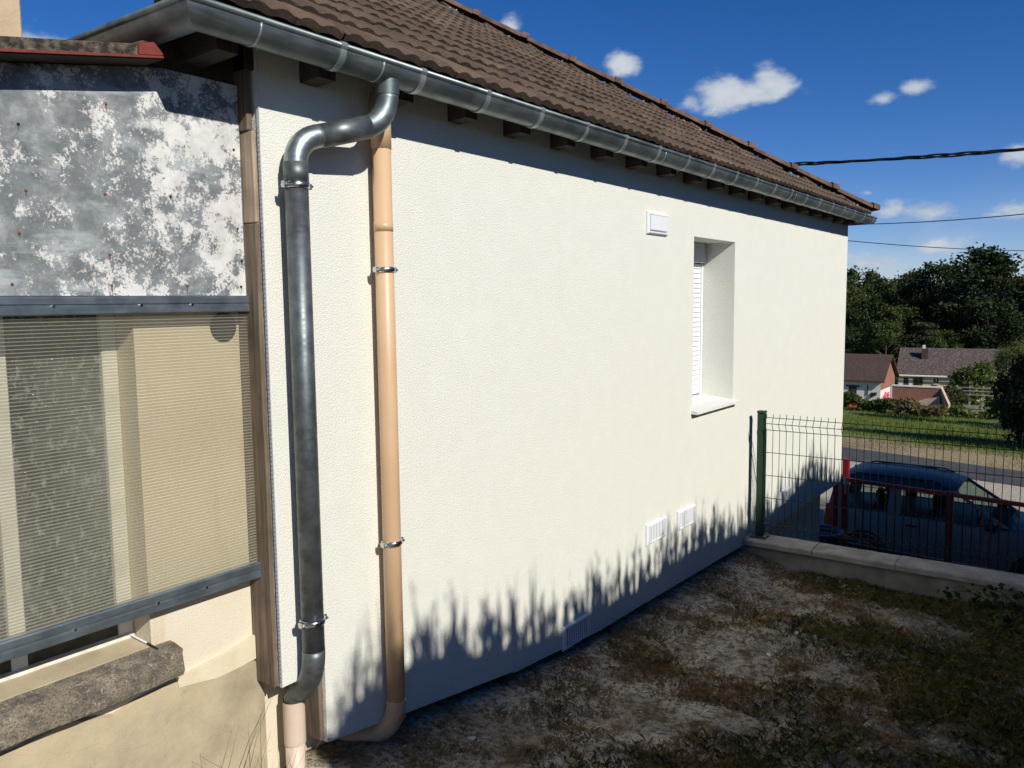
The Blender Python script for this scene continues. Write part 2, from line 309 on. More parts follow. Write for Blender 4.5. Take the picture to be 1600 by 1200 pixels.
STUCCO=m_stucco(); CREAM=m_oldplaster(); PLINTH=m_plinth(); STONE=m_stone(); ZSHEET=m_zincsheet(); TILE=m_tile(); SOIL=m_soil(); GROUND=m_ground()
GALV=m_metal('galvanised_zinc',(.13,.16,.165),(.27,.315,.32),(.38,.58),6,.8); GALV_DK=m_metal('dull_zinc_pipe',(.095,.11,.118),(.19,.215,.222),(.40,.58),16,.7)
STEEL=m_metal('bright_steel',(.55,.57,.58),(.75,.77,.78),(.15,.3),20)
ALU=m_metal('aluminium_profile',(.20,.25,.29),(.34,.40,.45),(.32,.45),12,.8)
PVC=simple('sand_pvc',(.60,.40,.235),(.66,.45,.275),3,.42); PVCP=simple('pale_pvc',(.62,.49,.38),(.68,.56,.45),4,.5)
WHITE=simple('white_plastic',(.78,.80,.84),None,rough=.4); SILLW=simple('white_sill_paint',(.80,.80,.77),(.72,.72,.68),30,.6,bs=.1)
GREY_PL=simple('shaded_plastic',(.60,.62,.66),None,rough=.5); BLACKG=simple('dark_gap',(.015,.015,.017),None,rough=.9)
OLDWOOD=m_wood('weathered_wood',(.065,.046,.032),(.21,.16,.115)); NEWWOOD=m_wood('fresh_wood',(.24,.17,.11),(.46,.36,.26)); DARKWOOD=m_wood('dark_rafter_wood',(.035,.026,.02),(.075,.055,.042),'y')
RED=simple('red_paint',(.24,.035,.028),(.12,.028,.022),35,.8); MOSS=simple('mossy_sheet',(.035,.03,.022),(.20,.17,.13),38,.95,bs=.6,bd=.01,contrast=(.42,.66))
GREENP=simple('green_coated_steel',(.006,.032,.018),None,rough=.38); DARKGREEN=simple('green_wire',(.006,.018,.012),None,rough=.45)
CONC=simple('grey_concrete',(.20,.18,.145),(.34,.31,.25),6,.95,bs=.5,bd=.006,detail=8); CAPM=simple('capstone',(.30,.28,.235),(.48,.45,.38),7,.93,bs=.5,bd=.006,detail=8)
GATE_SHADE=simple('shaded_red_gate_bars',(.11,.008,.011),(.06,.006,.008),10,.5); GATE=simple('red_gate_paint',(.36,.012,.02),(.22,.01,.015),10,.45); ASPH=simple('asphalt',(.045,.045,.046),(.075,.073,.07),2.5,.9,bs=.3,bscale=60)  # gate bars and lower parts get a darker red that paints in their shade
CABLE=simple('black_cable',(.012,.012,.013),None,rough=.5); RUST=simple('rust',(.16,.055,.02),(.30,.11,.04),60,.9)
FRAMEP=simple('grey_painted_frame',(.66,.66,.62),(.76,.75,.70),12,.7); POLY_RIB=m_glass('polycarbonate_rib',(.93,.92,.88),.22,.25,(.70,.68,.60)); POLY=m_glass('polycarbonate_skin',(.965,.96,.93),.05,.14,(.70,.68,.60))
MORTAR=simple('lime_mortar',(.30,.27,.23),(.55,.52,.46),30,.95); HIPT=simple('hip_tile_clay',(.065,.044,.034),(.17,.095,.062),9,.9,bs=.4)
def m_texglass():
    m,N,L,b=nodes('pebbled_glass'); v=coords(N,L,(1,1,1),True); n=nz(N,L,v,55,3); a=nz(N,L,coords(N,L,(3,3,1),True),1.6,4)
    sp=nz(N,L,coords(N,L,(1,1,.6),True),38,5,.7)  # light flecks paint sparkle into the pebbled glass colour
    c=ramp(N,L,a,[(.35,(.018,.024,.024)),(.7,(.15,.17,.167))]); c=mixc(N,L,ramp(N,L,sp,[(.52,(0,0,0)),(.64,(.6,.6,.6))]),c,(.40,.43,.42)); L.new(c,b.inputs['Base Color'])
    b.inputs['Roughness'].default_value=.14; b.inputs['Specular IOR Level'].default_value=.7; bump(N,L,b,n,.8,.01); return m
TEXGLASS=m_texglass()

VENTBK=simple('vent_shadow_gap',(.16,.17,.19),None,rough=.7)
# ------------------------------------------------------------------ terrain
PROF=[(-4000,60),(-60,4),(-8,.75),(0,.06),(2,-.14),(3.4,-.30),(5,-.40),(6.62,-.50),(6.78,-.52),(6.84,-1.32),(9,-1.48),(11.6,-1.82),(14.2,-2.90),(17.5,-3.02),(24,-3.92),(28.6,-4.34),(45,-5.42),(100,-9.1),(170,-9.6),(4000,-9.6)]
def prof(x):
    for (a,za),(b,zb) in zip(PROF,PROF[1:]):
        if x<=b: return za+(zb-za)*(x-a)/(b-a)
    return PROF[-1][1]
def BOT_Z(x):
    P_=[(2.06,-.06),(2.53,-.10),(3.30,-.196),(4.24,-.283),(6.69,-.352),(9.73,-.374)]
    for (a,za),(b,zb) in zip(P_,P_[1:]):
        if x<=b: return za+(zb-za)*(x-a)/(b-a)
    return -.374
def build_ground():
    xs=[-4000,-60,-20,-8.2,-4,0,2,3.4,5,6.62,6.78,6.84]+[7.5,8.2,9,10,11.6,13,14.2,15.5,17.5,19,21,22.5,24,26,28.6]+[28.6+i*1.6 for i in range(1,45)]+[108,125,150,170,260,420,800,1600,4000]
    ys=[-4000,-1500,-500,-200,-90,-50]+[-34+i*2 for i in range(46)]+[75,110,200,500,1500,4000]
    mb=MB(); vs=[]
    for x in xs:
        for y in ys:
            z=prof(x)
            if -8.3<x<6.8 and -8.2<y<10: z-=.35
            if x-.4*y>36 and 29<x<400: z+=.10*mnoise.noise((x*.18,y*.18,0))
            vs.append((x,y,z))
    n=len(ys); fs=[(i*n+j,(i+1)*n+j,(i+1)*n+j+1,i*n+j+1) for i in range(len(xs)-1) for j in range(n-1)]
    mb.add(vs,fs); tag(mb.build('ground',GROUND,smooth=False),kind='structure')
    # garden soil in front of the wall, fine relief
    mb=MB(); NX,NY=230,130; vs=[]
    def gz(x,y):
        z=prof(x)+.035*mnoise.noise((x*1.3,y*1.3,3))+.030*mnoise.noise((x*4.5,y*4.5,7))+.016*mnoise.noise((x*13,y*13,2))
        if y>-.45 and x>1.95:
            k=min(1,(y+.45)/.45); z=z*(1-k)+(BOT_Z(x)-.045+.012*mnoise.noise((x*9,y*9,5)))*k
        if x>6.0 and y<-1.5: z+=.05*min(1,(x-6)/.5)*min(1,(-1.5-y)/.6)
        return z
    for i in range(NX+1):
        for j in range(NY+1):
            x=-2+8.72*i/NX; y=-4.2+4.55*j/NY; vs.append((x,y,gz(x,y)))
    fs=[(i*(NY+1)+j,(i+1)*(NY+1)+j,(i+1)*(NY+1)+j+1,i*(NY+1)+j+1) for i in range(NX) for j in range(NY)]
    mb.add(vs,fs); tag(mb.build('garden_ground',SOIL,smooth=True),kind='structure')
    mb=MB(); ys=[-45+i*1.5 for i in range(70)]; vs=[]
    for x in (31.3,31.45,33.4,35.35,35.5): 
        for y in ys:
            xx=x+y*.4+.12*mnoise.noise((x,y*.3,0)); vs.append((xx,y,prof(xx)+(.05 if 31.4<x<35.4 else -.02)))
    n=len(ys); mb.add(vs,[(i*n+j,(i+1)*n+j,(i+1)*n+j+1,i*n+j+1) for i in range(4) for j in range(n-1)])
    tag(mb.build('road',ASPH),kind='structure')
    return gz
gz=build_ground()

# ------------------------------------------------------------------ house
house=thing('house',(5.5,3.0,-.6),'white rendered house with brown tiled hipped roof beside the garden','house')
HO=Vector(house.location)
BOT=[(2.06,-.010),(2.53,-.083),(3.30,-.196),(3.33,-.208),(4.24,-.283),(4.74,-.292),(6.69,-.352),(9.73,-.374)]
def bot(x):
    for (a,za),(b,zb) in zip(BOT,BOT[1:]):
        if x<=b: return za+(zb-za)*(x-a)/(b-a)
    return BOT[-1][1]
WX0,WX1,WZ0,WZ1,WD=5.555,6.343,.925,2.186,.29
XL,XR,ZT=1.856,9.73,2.70
def build_wall():
    mb=MB(); xs=[2.06,2.53,3.30,3.33,4.24,4.74,WX0,WX1,6.69,XR]
    q=lambda a,b,c,d: mb.quad(a,b,c,d)
    q((XL,0,.30),(2.06,0,.30),(2.06,0,ZT),(XL,0,ZT))
    for a,b in zip(xs,xs[1:]):
        za,zb=bot(a),bot(b)
        if a==WX0:
            q((a,0,za),(b,0,zb),(b,0,WZ0),(a,0,WZ0)); q((a,0,WZ1),(b,0,WZ1),(b,0,ZT),(a,0,ZT))
        else:
            q((a,0,za),(b,0,zb),(b,0,ZT),(a,0,ZT))
        q((a,.15,za),(b,.15,zb),(b,0,zb),(a,0,za))
    q((XL,.15,.30),(2.06,.15,.30),(2.06,0,.30),(XL,0,.30))
    q((XL,.15,.30),(XL,0,.30),(XL,0,ZT),(XL,.15,ZT)); q((2.06,.15,bot(2.06)),(2.06,0,bot(2.06)),(2.06,0,.30),(2.06,.15,.30))
    # window returns
    q((WX0,0,WZ0),(WX0,WD,WZ0),(WX0,WD,WZ1),(WX0,0,WZ1)); q((WX1,WD,WZ0),(WX1,0,WZ0),(WX1,0,WZ1),(WX1,WD,WZ1))
    q((WX0,0,WZ1),(WX0,WD,WZ1),(WX1,WD,WZ1),(WX1,0,WZ1)); q((WX0,WD,WZ0),(WX0,0,WZ0),(WX1,0,WZ0),(WX1,WD,WZ0))
    # far end wall
    q((XR,0,bot(XR)),(XR,7.6,-.374),(XR,7.6,ZT),(XR,0,ZT)); q((XR,0,-.374),(XR-.2,0,-.374),(XR-.2,7.6,-.374),(XR,7.6,-.374))
    q((XR,7.6,-.374),(1.9,7.6,-.374),(1.9,7.6,ZT),(XR,7.6,ZT))
    w=mb.build('wall',STUCCO,house)
    mb=MB().box(1.80,9.46,.152,7.4,-3.0,-.02); mb.box(1.80,2.3,.153,7.3,-.019,2.68)
    mb.box(2.31,9.3,.40,7.2,-.018,2.6)
    mb.build('base_wall',CREAM,house)
    # perforated edge bead on the cut end of the render
    mb=MB().box(XL-.0035,XL-.0005,-.0025,.012,.30,2.60); bead=mb.build('corner_bead',GREY_PL,house)
    mb=MB(); z=.32
    while z<2.35: mb.box(XL-.005,XL-.0036,.002,.0055,z,z+.004); z+=.0165
    tag(mb.build('perforations',VENTBK,bead),kind='stuff')
    # wooden edge boards over the insulation's cut ends
    mb=MB().bbox(1.830,XL-.007,.013,.150,.305,2.02,.003); mb.build('edge_board',OLDWOOD,house)
    mb=MB().bbox(1.832,XL-.007,.014,.150,2.023,2.34,.003); mb.build('edge_board',NEWWOOD,house)
    mb=MB().bbox(1.826,XL-.007,.030,.150,2.343,2.66,.003); mb.build('edge_board',OLDWOOD,house)
    mb=MB().bbox(2.036,2.057,.012,.149,.0,.297,.003); mb.build('edge_board',OLDWOOD,house)
build_wall()
def build_window():
    win=MB().box(WX0-.01,WX1+.01,WD+.004,WD+.05,WZ0-.02,WZ1+.01).build('window',WHITE,house); tag(win,'white roller shutter window set deep in the render')
    MB().bbox(WX0+.002,WX1-.002,WD-.055,WD+.002,2.03,WZ1-.002,.004).build('shutter_box',GREY_PL,win)
    MB().bbox(WX1-.032,WX1-.003,WD-.028,WD+.002,WZ0+.03,2.028,.003).build('guide_rail',WHITE,win)
    MB().bbox(WX0+.003,WX0+.032,WD-.028,WD+.002,WZ0+.03,2.028,.003).build('guide_rail',WHITE,win)
    sl=MB().bbox(-(WX1-WX0-.07)/2,(WX1-WX0-.07)/2,-.007,.007,0,.0355,.003); me=None
    z=WZ0+.045
    while z<2.0:
        if me is None: o=sl.build('slat',WHITE,win,root=Vector((0,0,0))); me=o.data; o.location=(0,0,0)
        else: o=bpy.data.objects.new('slat',me); COL.objects.link(o); o.parent=win
        o.location=Vector(((WX0+WX1)/2,WD-.012,z))-HO; z+=.039
    mb=MB(); x0,x1=WX0-.025,WX1+.03
    mb.hexa([(x0,-.05,.903),(x1,-.05,.903),(x1,.0,.905),(x0,.0,.905),(x0,-.05,.924),(x1,-.05,.924),(x1,.0,.931),(x0,.0,.931)])
    mb.hexa([(WX0+.001,.0,.9255),(WX1-.001,.0,.9255),(WX1-.001,WD-.03,.9262),(WX0+.001,WD-.03,.9262),(WX0+.001,.0,.931),(WX1-.001,.0,.931),(WX1-.001,WD-.03,.962),(WX0+.001,WD-.03,.962)])
    mb.build('sill',SILLW,win)
build_window()
TANP=.605; ANG=math.atan(TANP); EX0,EX1,EY,EZ=1.45,9.99,-.19,2.668       # eaves line
def roof_p(x,s): return Vector((x,EY+s,EZ+s*TANP))     # s is plan distance from the eaves
def build_roof():
    TOP=4.2; mb=MB(); t=.03
    P=lambda x,y,z:(x,y,z)
    # underlay planes a little below the tiles: front and the two hips
    zt=EZ-t; yb=EY+2*TOP
    A,B=(EX0,EY,zt),(EX1,EY,zt); C,D=(EX1-TOP,EY+TOP,zt+TOP*TANP),(EX0+TOP,EY+TOP,zt+TOP*TANP); E,Fp=(EX0,yb,zt),(EX1,yb,zt)
    mb.add([A,B,C,D,E,Fp],[(0,1,2,3),(1,5,2),(4,0,3),(5,4,3,2)])
    lo=lambda p:(p[0],p[1],p[2]-.03); mb.add([lo(A),lo(B),lo(C),lo(D),lo(E),lo(Fp)],[(3,2,1,0),(2,5,1),(3,0,4),(2,3,4,5)])
    mb.add([A,B,lo(B),lo(A)],[(3,2,1,0)]); mb.add([B,Fp,lo(Fp),lo(B)],[(3,2,1,0)]); mb.add([E,A,lo(A),lo(E)],[(3,2,1,0)])
    roof=mb.build('roof',DARKWOOD,house)
    # one double-roll tile
    TW,TL=.205,.285; LS=TL/1.0
    us=[0,.012,.026,.046,.066,.080,.094,.108,.122,.142,.162,.176,.190,.2045]
    def prof_u(u):
        k=(u%.1)/.1; a=(k-.12)/.76
        return .017*math.sin(math.pi*a)**.75 if 0<a<1 else 0.0
    vsamp=[(0,.70),(.020,1.0),(.13,.93),(.26,.80),(.365,.72)]
    vs=[];fs=[]
    for v,sc_ in vsamp:
        for u in us: vs.append((u,v*1.0,prof_u(u)*sc_+.026*(1-v/.37)+ (0 if v>0 else -.004)))
    n=len(us)
    for i in range(len(vsamp)-1):
        for j in range(n-1): fs.append((i*n+j,i*n+j+1,(i+1)*n+j+1,(i+1)*n+j))
    o=len(vs)
    for u in us: vs.append((u,.006,prof_u(u)*.35-.002))
    for j in range(n-1): fs.append((o+j,o+j+1,j+1,j))
    tmb=MB().add(vs,fs); rot=Euler((ANG,0,0)); SL=math.cos(ANG)
    tme=bpy.data.meshes.new('roof_tile'); tme.from_pydata(tmb.v,[],tmb.f); tme.materials.append(TILE); tme.polygons.foreach_set('use_smooth',[True]*len(tme.polygons)); tme.set_sharp_from_angle(angle=math.radians(45))
    cand=[]; row=0; s=-.02
    while s<3.95:
        x=EX0+max(0,s)*1.0+.0; k=math.ceil((EX0+max(0,s)-EX0-.06)/TW)
        xi=EX0+k*TW+ (0 if row%2==0 else 0)
        while xi+TW<EX1-max(0,s+.2)+.12:
            p=roof_p(xi,s); cand.append(p+Vector((random.uniform(-.003,.003),random.uniform(-.006,.004),random.uniform(0,.004)))); xi+=TW
        s+=TL*SL; row+=1
    def vis(p):
        q=p+Vector((.1,.1,.08))-CAM_LOC; zc=q.dot(fw); u=800+F_PX*q.dot(r2)/zc; w=600-F_PX*q.dot(u2)/zc
        return (0 if (-40<u<1700 and w>-40) else 1, q.length)
    cand.sort(key=vis)
    for p in cand[:300]:
        inst('roof_tile',tme,roof,p-HO,(ANG+random.uniform(-.022,.022),random.uniform(-.014,.014),random.uniform(-.018,.018)))
    rest=MB(); R=rot.to_matrix()
    for p in cand[300:]: rest.add([R@Vector(v)+p for v in tmb.v],tmb.f)
    if cand[300:]: tag(rest.build('roof_tile_field',TILE,roof),kind='stuff')
    # plain tile courses on the right hip, seen only from other places
    mb=MB(); s=0
    while s<3.9:
        y0,y1=EY+s+.05,EY+2*TOP-s-.05; x=EX1-s
        if y1>y0: mb.hexa([(x,y0,EZ+s*TANP),(x,y1,EZ+s*TANP),(x-.36,y1-.2,EZ+(s+.36)*TANP-.02),(x-.36,y0+.2,EZ+(s+.36)*TANP-.02),(x,y0,EZ+s*TANP+.025),(x,y1,EZ+s*TANP+.025),(x-.36,y1-.2,EZ+(s+.36)*TANP),(x-.36,y0+.2,EZ+(s+.36)*TANP)])
        s+=.31
    tag(mb.build('side_tile_courses',TILE,roof),kind='stuff')
    # hip tiles along the right hip, each overlapping the next with a raised collar
    d=Vector((-1,1,TANP)).normalized(); sid=Vector((1,1,0)).normalized(); nn=d.cross(sid); nn = nn if nn.z>0 else -nn
    LEN=.60; hm=[]
    for k,(r,l0,l1) in enumerate(((.078,0,LEN),(.106,-.025,.05))):
        vs=[];fs=[]; K=9
        for e in (l0,l1):
            for i in range(K):
                a=math.radians(-88+176*i/(K-1)); rr=r*(1.0 if e==l0 else .90)
                vs.append(d*e+sid*math.sin(a)*rr+nn*(math.cos(a)*rr*.82))
        fs=[(i,i+1,K+i+1,K+i) for i in range(K-1)]+[tuple(range(K-1,-1,-1)),tuple(range(K,2*K))]
        hm.append((vs,fs))
    hmb=MB()
    for vs,fs in hm: hmb.add(vs,fs)
    hme=bpy.data.meshes.new('hip_tile'); hme.from_pydata([tuple(v) for v in hmb.v],[],hmb.f); hme.materials.append(HIPT); hme.polygons.foreach_set('use_smooth',[True]*len(hme.polygons)); hme.set_sharp_from_angle(angle=math.radians(40))
    for k in range(13):
        s=.0+.352*k; p=Vector((EX1+.01-s,EY+s,EZ+.055+s*TANP)); o=inst('hip_tile',hme,roof,p-HO+Vector((0,0,random.uniform(-.006,.006))),(0,0,random.uniform(-.012,.012)))
    for k in range(3):   # left hip, mostly above the frame
        pass
    # crumbled mortar bedding below the hip tiles
    mb=MB()
    for k in range(240):
        s=random.uniform(.1,4.1); off=random.gauss(.10,.022); p=Vector((EX1-s-off,EY+s,EZ+s*TANP+.03))+Vector((0,-.0,0)); r=random.uniform(.008,.024)
        vs=[p+Vector((random.uniform(-1,1),random.uniform(-1,1),random.uniform(-.2,1)))*r for _ in range(4)]; mb.add(vs,[(0,1,2),(0,2,3),(0,3,1),(1,3,2)])
    tag(mb.build('mortar',MORTAR,roof),kind='stuff')
    # rafter tails under the eaves
    x=2.08-.415
    rb=MB(); zz=lambda y: EZ-.065+(y-EY)*TANP
    rb.hexa([(-.04,-.105,2.545),(.04,-.105,2.545),(.04,.24,2.530),(-.04,.24,2.530),(-.04,-.108,zz(-.108)),(.04,-.108,zz(-.108)),(.04,.24,zz(.24)),(-.04,.24,zz(.24))])
    rme=None
    while x<9.85:
        if rme is None: o=rb.build('rafter_tail',DARKWOOD,roof,root=Vector((0,0,0))); rme=o.data
        else: o=bpy.data.objects.new('rafter_tail',rme); COL.objects.link(o); o.parent=roof
        o.location=Vector((x,0,0))-HO; x+=.415
build_roof()

# ------------------------------------------------------------------ gutter and pipes
BRKT=m_metal('bracket_zinc',(.34,.39,.40),(.48,.53,.54),(.42,.55),12,.7)
GY,GZ,GR=-.178,2.618,.060
def half_trough(mb,p0,p1,axis,out,r=GR,th=.003,m0=0,m1=0):
    K=14; vs=[]
    for p,mt in ((p0,m0),(p1,m1)):
        for rr in (r,r-th):
            for i in range(K+1):
                a=math.pi*i/K; h=-math.cos(a)*rr; v=-math.sin(a)*rr
                vs.append((p[0]+(out*h if axis=='y' else mt*h),p[1]+(out*h if axis=='x' else mt*h),p[2]+v))
    n=K+1; fs=[]
    for i in range(K):
        fs.append((i,i+1,2*n+i+1,2*n+i)); fs.append((n+i,3*n+i,3*n+i+1,n+i+1)); 
        fs.append((i,n+i,n+i+1,i+1)); fs.append((2*n+i,2*n+i+1,3*n+i+1,3*n+i))
    fs.append((0,2*n,3*n,n)); fs.append((K,n+K,3*n+K,2*n+K)); mb.add(vs,fs)
def build_gutter():
    g=thing('gutter',(5.7,GY,GZ-.06),'half round zinc gutter running under the brown tiled eaves of the white house','gutter')
    X0,X1=1.50,9.93; mb=MB(); half_trough(mb,(X0,GY,GZ),(X1,GY,GZ),'x',1,m0=1,m1=-1); smooth_by_angle(mb.build('trough',GALV,g))
    mb=MB(); half_trough(mb,(X0,GY,GZ+.0006),(X0,3.0,GZ+.0006),'y',1,m0=1); smooth_by_angle(mb.build('side_trough',GALV,g))
    mb=MB(); half_trough(mb,(X1,GY,GZ+.0005),(X1,7.5,GZ+.0005),'y',-1,m0=1); smooth_by_angle(mb.build('side_trough',GALV,g))
    yb=GY-GR+.002; zb=GZ+.010
    mb=MB().tube([(X0-GR,yb,zb),(X1+GR,yb,zb)],.011,10); mb.tube([(X0-GR,yb,zb),(X0-GR,3.0,zb)],.011,10); mb.tube([(X1+GR,yb,zb),(X1+GR,7.5,zb)],.011,10)
    mb.build('rolled_bead',GALV,g,smooth=True)
    # brackets
    def br():
        b=MB(); K=12; r0,r1=GR+.0008,GR+.0045; w=.013; vs=[]
        for xx in (-w,w):
            for r in (r0,r1):
                for i in range(K+1):
                    a=math.pi*i/K; vs.append((xx,-math.cos(a)*r,-math.sin(a)*r))
        n=K+1; fs=[]
        for i in range(K): fs+= [(n+i,n+i+1,3*n+i+1,3*n+i),(i,n+i,n+i+1,i+1) ,(2*n+i,2*n+i+1,3*n+i+1,3*n+i)]
        b.add(vs,fs); b.tube([(-w,-GR+.002,.010),(w,-GR+.002,.010)],.0145,10); b.box(-w,w,GR-.002,GR+.004,0,.045); return b
    me=None; x=2.040
    b=br()
    while x<9.9:
        if me is None: o=b.build('bracket',BRKT,g,root=Vector((0,0,0))); me=o.data; me.polygons.foreach_set('use_smooth',[True]*len(me.polygons)); me.set_sharp_from_angle(angle=math.radians(35))
        else: o=bpy.data.objects.new('bracket',me); COL.objects.link(o); o.parent=g
        o.location=Vector((x,GY,GZ))-origin(g); x+=.4115
    for xx in (1.70,2.24,4.6,7.1):      # soldered joints
        mb=MB(); half_trough(mb,(xx-.004,GY,GZ),(xx+.004,GY,GZ),'x',1,GR+.0022); mb.build('solder_seam',BRKT,g,smooth=True)
build_gutter()
def clamp(parent,x,y,z,r):
    mb=MB(); n=24; vs=[];fs=[]
    for zz,rr in ((-.011,r+.001),(-.011,r+.004),(-.004,r+.0065),(.004,r+.0065),(.011,r+.004),(.011,r+.001)):
        for i in range(n): a=2*math.pi*i/n; vs.append((x+math.cos(a)*rr,y+math.sin(a)*rr,z+zz))
    for k in range(5):
        for i in range(n): j=(i+1)%n; fs.append((k*n+i,k*n+j,k*n+n+j,k*n+n+i))
    mb.add(vs,fs); c=mb.build('clamp',STEEL,parent,smooth=True)
    mb=MB()
    for s in (-1,1):
        mb.bbox(x+s*(r+.003)-(.016 if s<0 else 0),x+s*(r+.003)+(.016 if s>0 else 0),y-.012,y+.010,z-.011,z+.011,.002)
        xx=x+s*(r+.011); mb.tube([(xx,y-.020,z),(xx,y-.012,z)],.0062,6); mb.tube([(xx,y-.026,z),(xx,y+.018,z)],.003,6)
    mb.tube([(x,y+r,z),(x,.02,z)],.004,6); mb.build('clamp_bolt',STEEL,c); return c
def build_pipes():
    t=thing('zinc_downpipe',(1.95,-.07,.2),'dark galvanised zinc downpipe with swan neck bend under the gutter','downpipe'); R=.042
    px,py=1.949,-.072
    p=[Vector((2.312,-.178,2.572)),Vector((2.312,-.178,2.545))]
    MB().tube([(2.312,GY,2.575),(2.312,GY,2.520)],[.047,.044],24,False).build('outlet',GALV,t,smooth=True)
    e1=arc((2.312,-.178,2.530),(2.314,-.176,2.415),(2.205,-.142,2.385),10); MB().tube(e1,R,24).build('elbow',GALV,t,smooth=True)
    mid=[e1[-1]+(e1[-1]-e1[-2]).normalized()*-.03, Vector((2.045,-.096,2.338))]; MB().tube(mid,R+.0018,24).build('offset_pipe',GALV_DK,t,smooth=True)
    e2=arc((2.052,-.098,2.341),(1.944,-.070,2.322),(px,py,2.212),10); MB().tube(e2,R+.0004,24).build('elbow',STEEL_E,t,smooth=True)
    MB().tube([(px,py,2.235),(px,py,2.160)],R+.0028,24).build('collar',GALV_DK,t,smooth=True)
    MB().tube([(px,py,2.17),(px,py,1.3),(px,py,.42)],R,28).build('pipe',GALV_DK,t,smooth=True)
    e3=arc((px,py,.435),(px+.002,py+.002,.285),(1.957,.050,.235),10); MB().tube(e3+[Vector((1.957,.062,.20)),Vector((1.957,.064,.165))],[R+.0012]*len(e3)+[R-.001,R-.003],24).build('elbow',GALV_DK,t,smooth=True)
    clamp(t,px,py,2.155,R); clamp(t,px,py,.545,R)
    t=thing('pale_drain_pipe',(1.953,.064,-.3),'pale beige plastic drain pipe stub receiving the zinc downpipe at the ground','pipe')
    vs=MB().tube([(1.953,.064,-.40),(1.953,.064,.04)],.0385,24).build('pipe',PVCP,t,smooth=True)
    MB().tube([(1.953,.064,.02),(1.953,.064,.195)],.0425,24,False).build('socket',PVCP,t,smooth=True)
    t=thing('sand_plastic_pipe',(2.392,-.058,-.1),'orange beige plastic pipe clamped upright to the white wall','pipe'); R=.0385; x,y=2.392,-.058
    MB().tube([(x,y,-.03),(x,y,1.2),(x,y,2.56)],R,28).build('pipe',PVC,t,smooth=True)
    MB().tube([(x,y,2.345),(x,y,2.52)],R+.002,28).build('sleeve',PVC,t,smooth=True)
    MB().tube([(x,y,2.02),(x,y,2.06)],R+.0008,28).build('sleeve',PVC,t,smooth=True)
    e=arc((x,y,.045),(x,y,-.115),(x-.09,.10,-.13),10); MB().tube([Vector((x,y,.05))]+e+[Vector((x-.16,.2,-.135))],[R+.004]*(len(e)+2),24).build('elbow',PVC,t,smooth=True)
    clamp(t,x,y,1.868,R); clamp(t,x,y,.737,R)
STEEL_E=m_metal('bright_zinc',(.30,.35,.36),(.46,.51,.52),(.30,.42),10,.85)
build_pipes()

# ------------------------------------------------------------------ vents on the wall
def vent(x,z,label,louvre=True,w=.292,h=.142):
    t=thing('wall_vent',(x,0,z),label,'vent','white plastic vents on the wall')
    x0,x1,z0,z1=x-w/2,x+w/2,z-h/2,z+h/2; b=.017; d=.020
    mb=MB()
    vs=[]
    for (ins,yy) in ((0,-.001),(0,-.010),(.008,-d),(b,-d),(b+.002,-.012)):
        vs+=[(x0+ins,yy,z0+ins),(x1-ins,yy,z0+ins),(x1-ins,yy,z1-ins),(x0+ins,yy,z1-ins)]
    fs=[(k*4+i,k*4+(i+1)%4,k*4+4+(i+1)%4,k*4+4+i) for k in range(4) for i in range(4)]; mb.add(vs,fs); mb.build('frame',WHITE,t)
    MB().quad((x0+b,-.010,z0+b),(x1-b,-.010,z0+b),(x1-b,-.010,z1-b),(x0+b,-.010,z1-b)).build('back_plate',VENTBK if louvre else WHITE,t)  # louvred back plate coloured dark for the shade between the louvres
    if louvre:
        n=11; me=None; 
        for i in range(n):
            xx=x0+b+(x1-x0-2*b)*(i+.5)/n; 
            if me is None:
                o=MB().hexa([(-.006,-.0135,z0-z+b),(.003,-.018,z0-z+b),(.005,-.0165,z0-z+b),(-.004,-.012,z0-z+b),(-.006,-.0135,z1-z-b),(.003,-.018,z1-z-b),(.005,-.0165,z1-z-b),(-.004,-.012,z1-z-b)]).build('louvre',WHITE,t,root=Vector((0,0,0))); me=o.data
            else: o=bpy.data.objects.new('louvre',me); COL.objects.link(o); o.parent=t
            o.location=(xx-x,0,0)
    else:
        MB().bbox(x0+b+.014,x1-b-.006,-.024,-.0105,z0+b+.008,z1-b-.004,.003).build('flap',WHITE,t)
vent(4.952,2.232,'white plastic vent cover high on the wall near the window',False)
vent(4.962,.172,'left one of the two low vents side by side below the window')
vent(5.450,.157,'right one of the two low vents side by side below the window')
vent(3.928,-.186,'shaded louvred vent lowest on the wall, alone near the ground')
vent(7.69,-.140,'louvred vent behind the wire fence near the far corner')

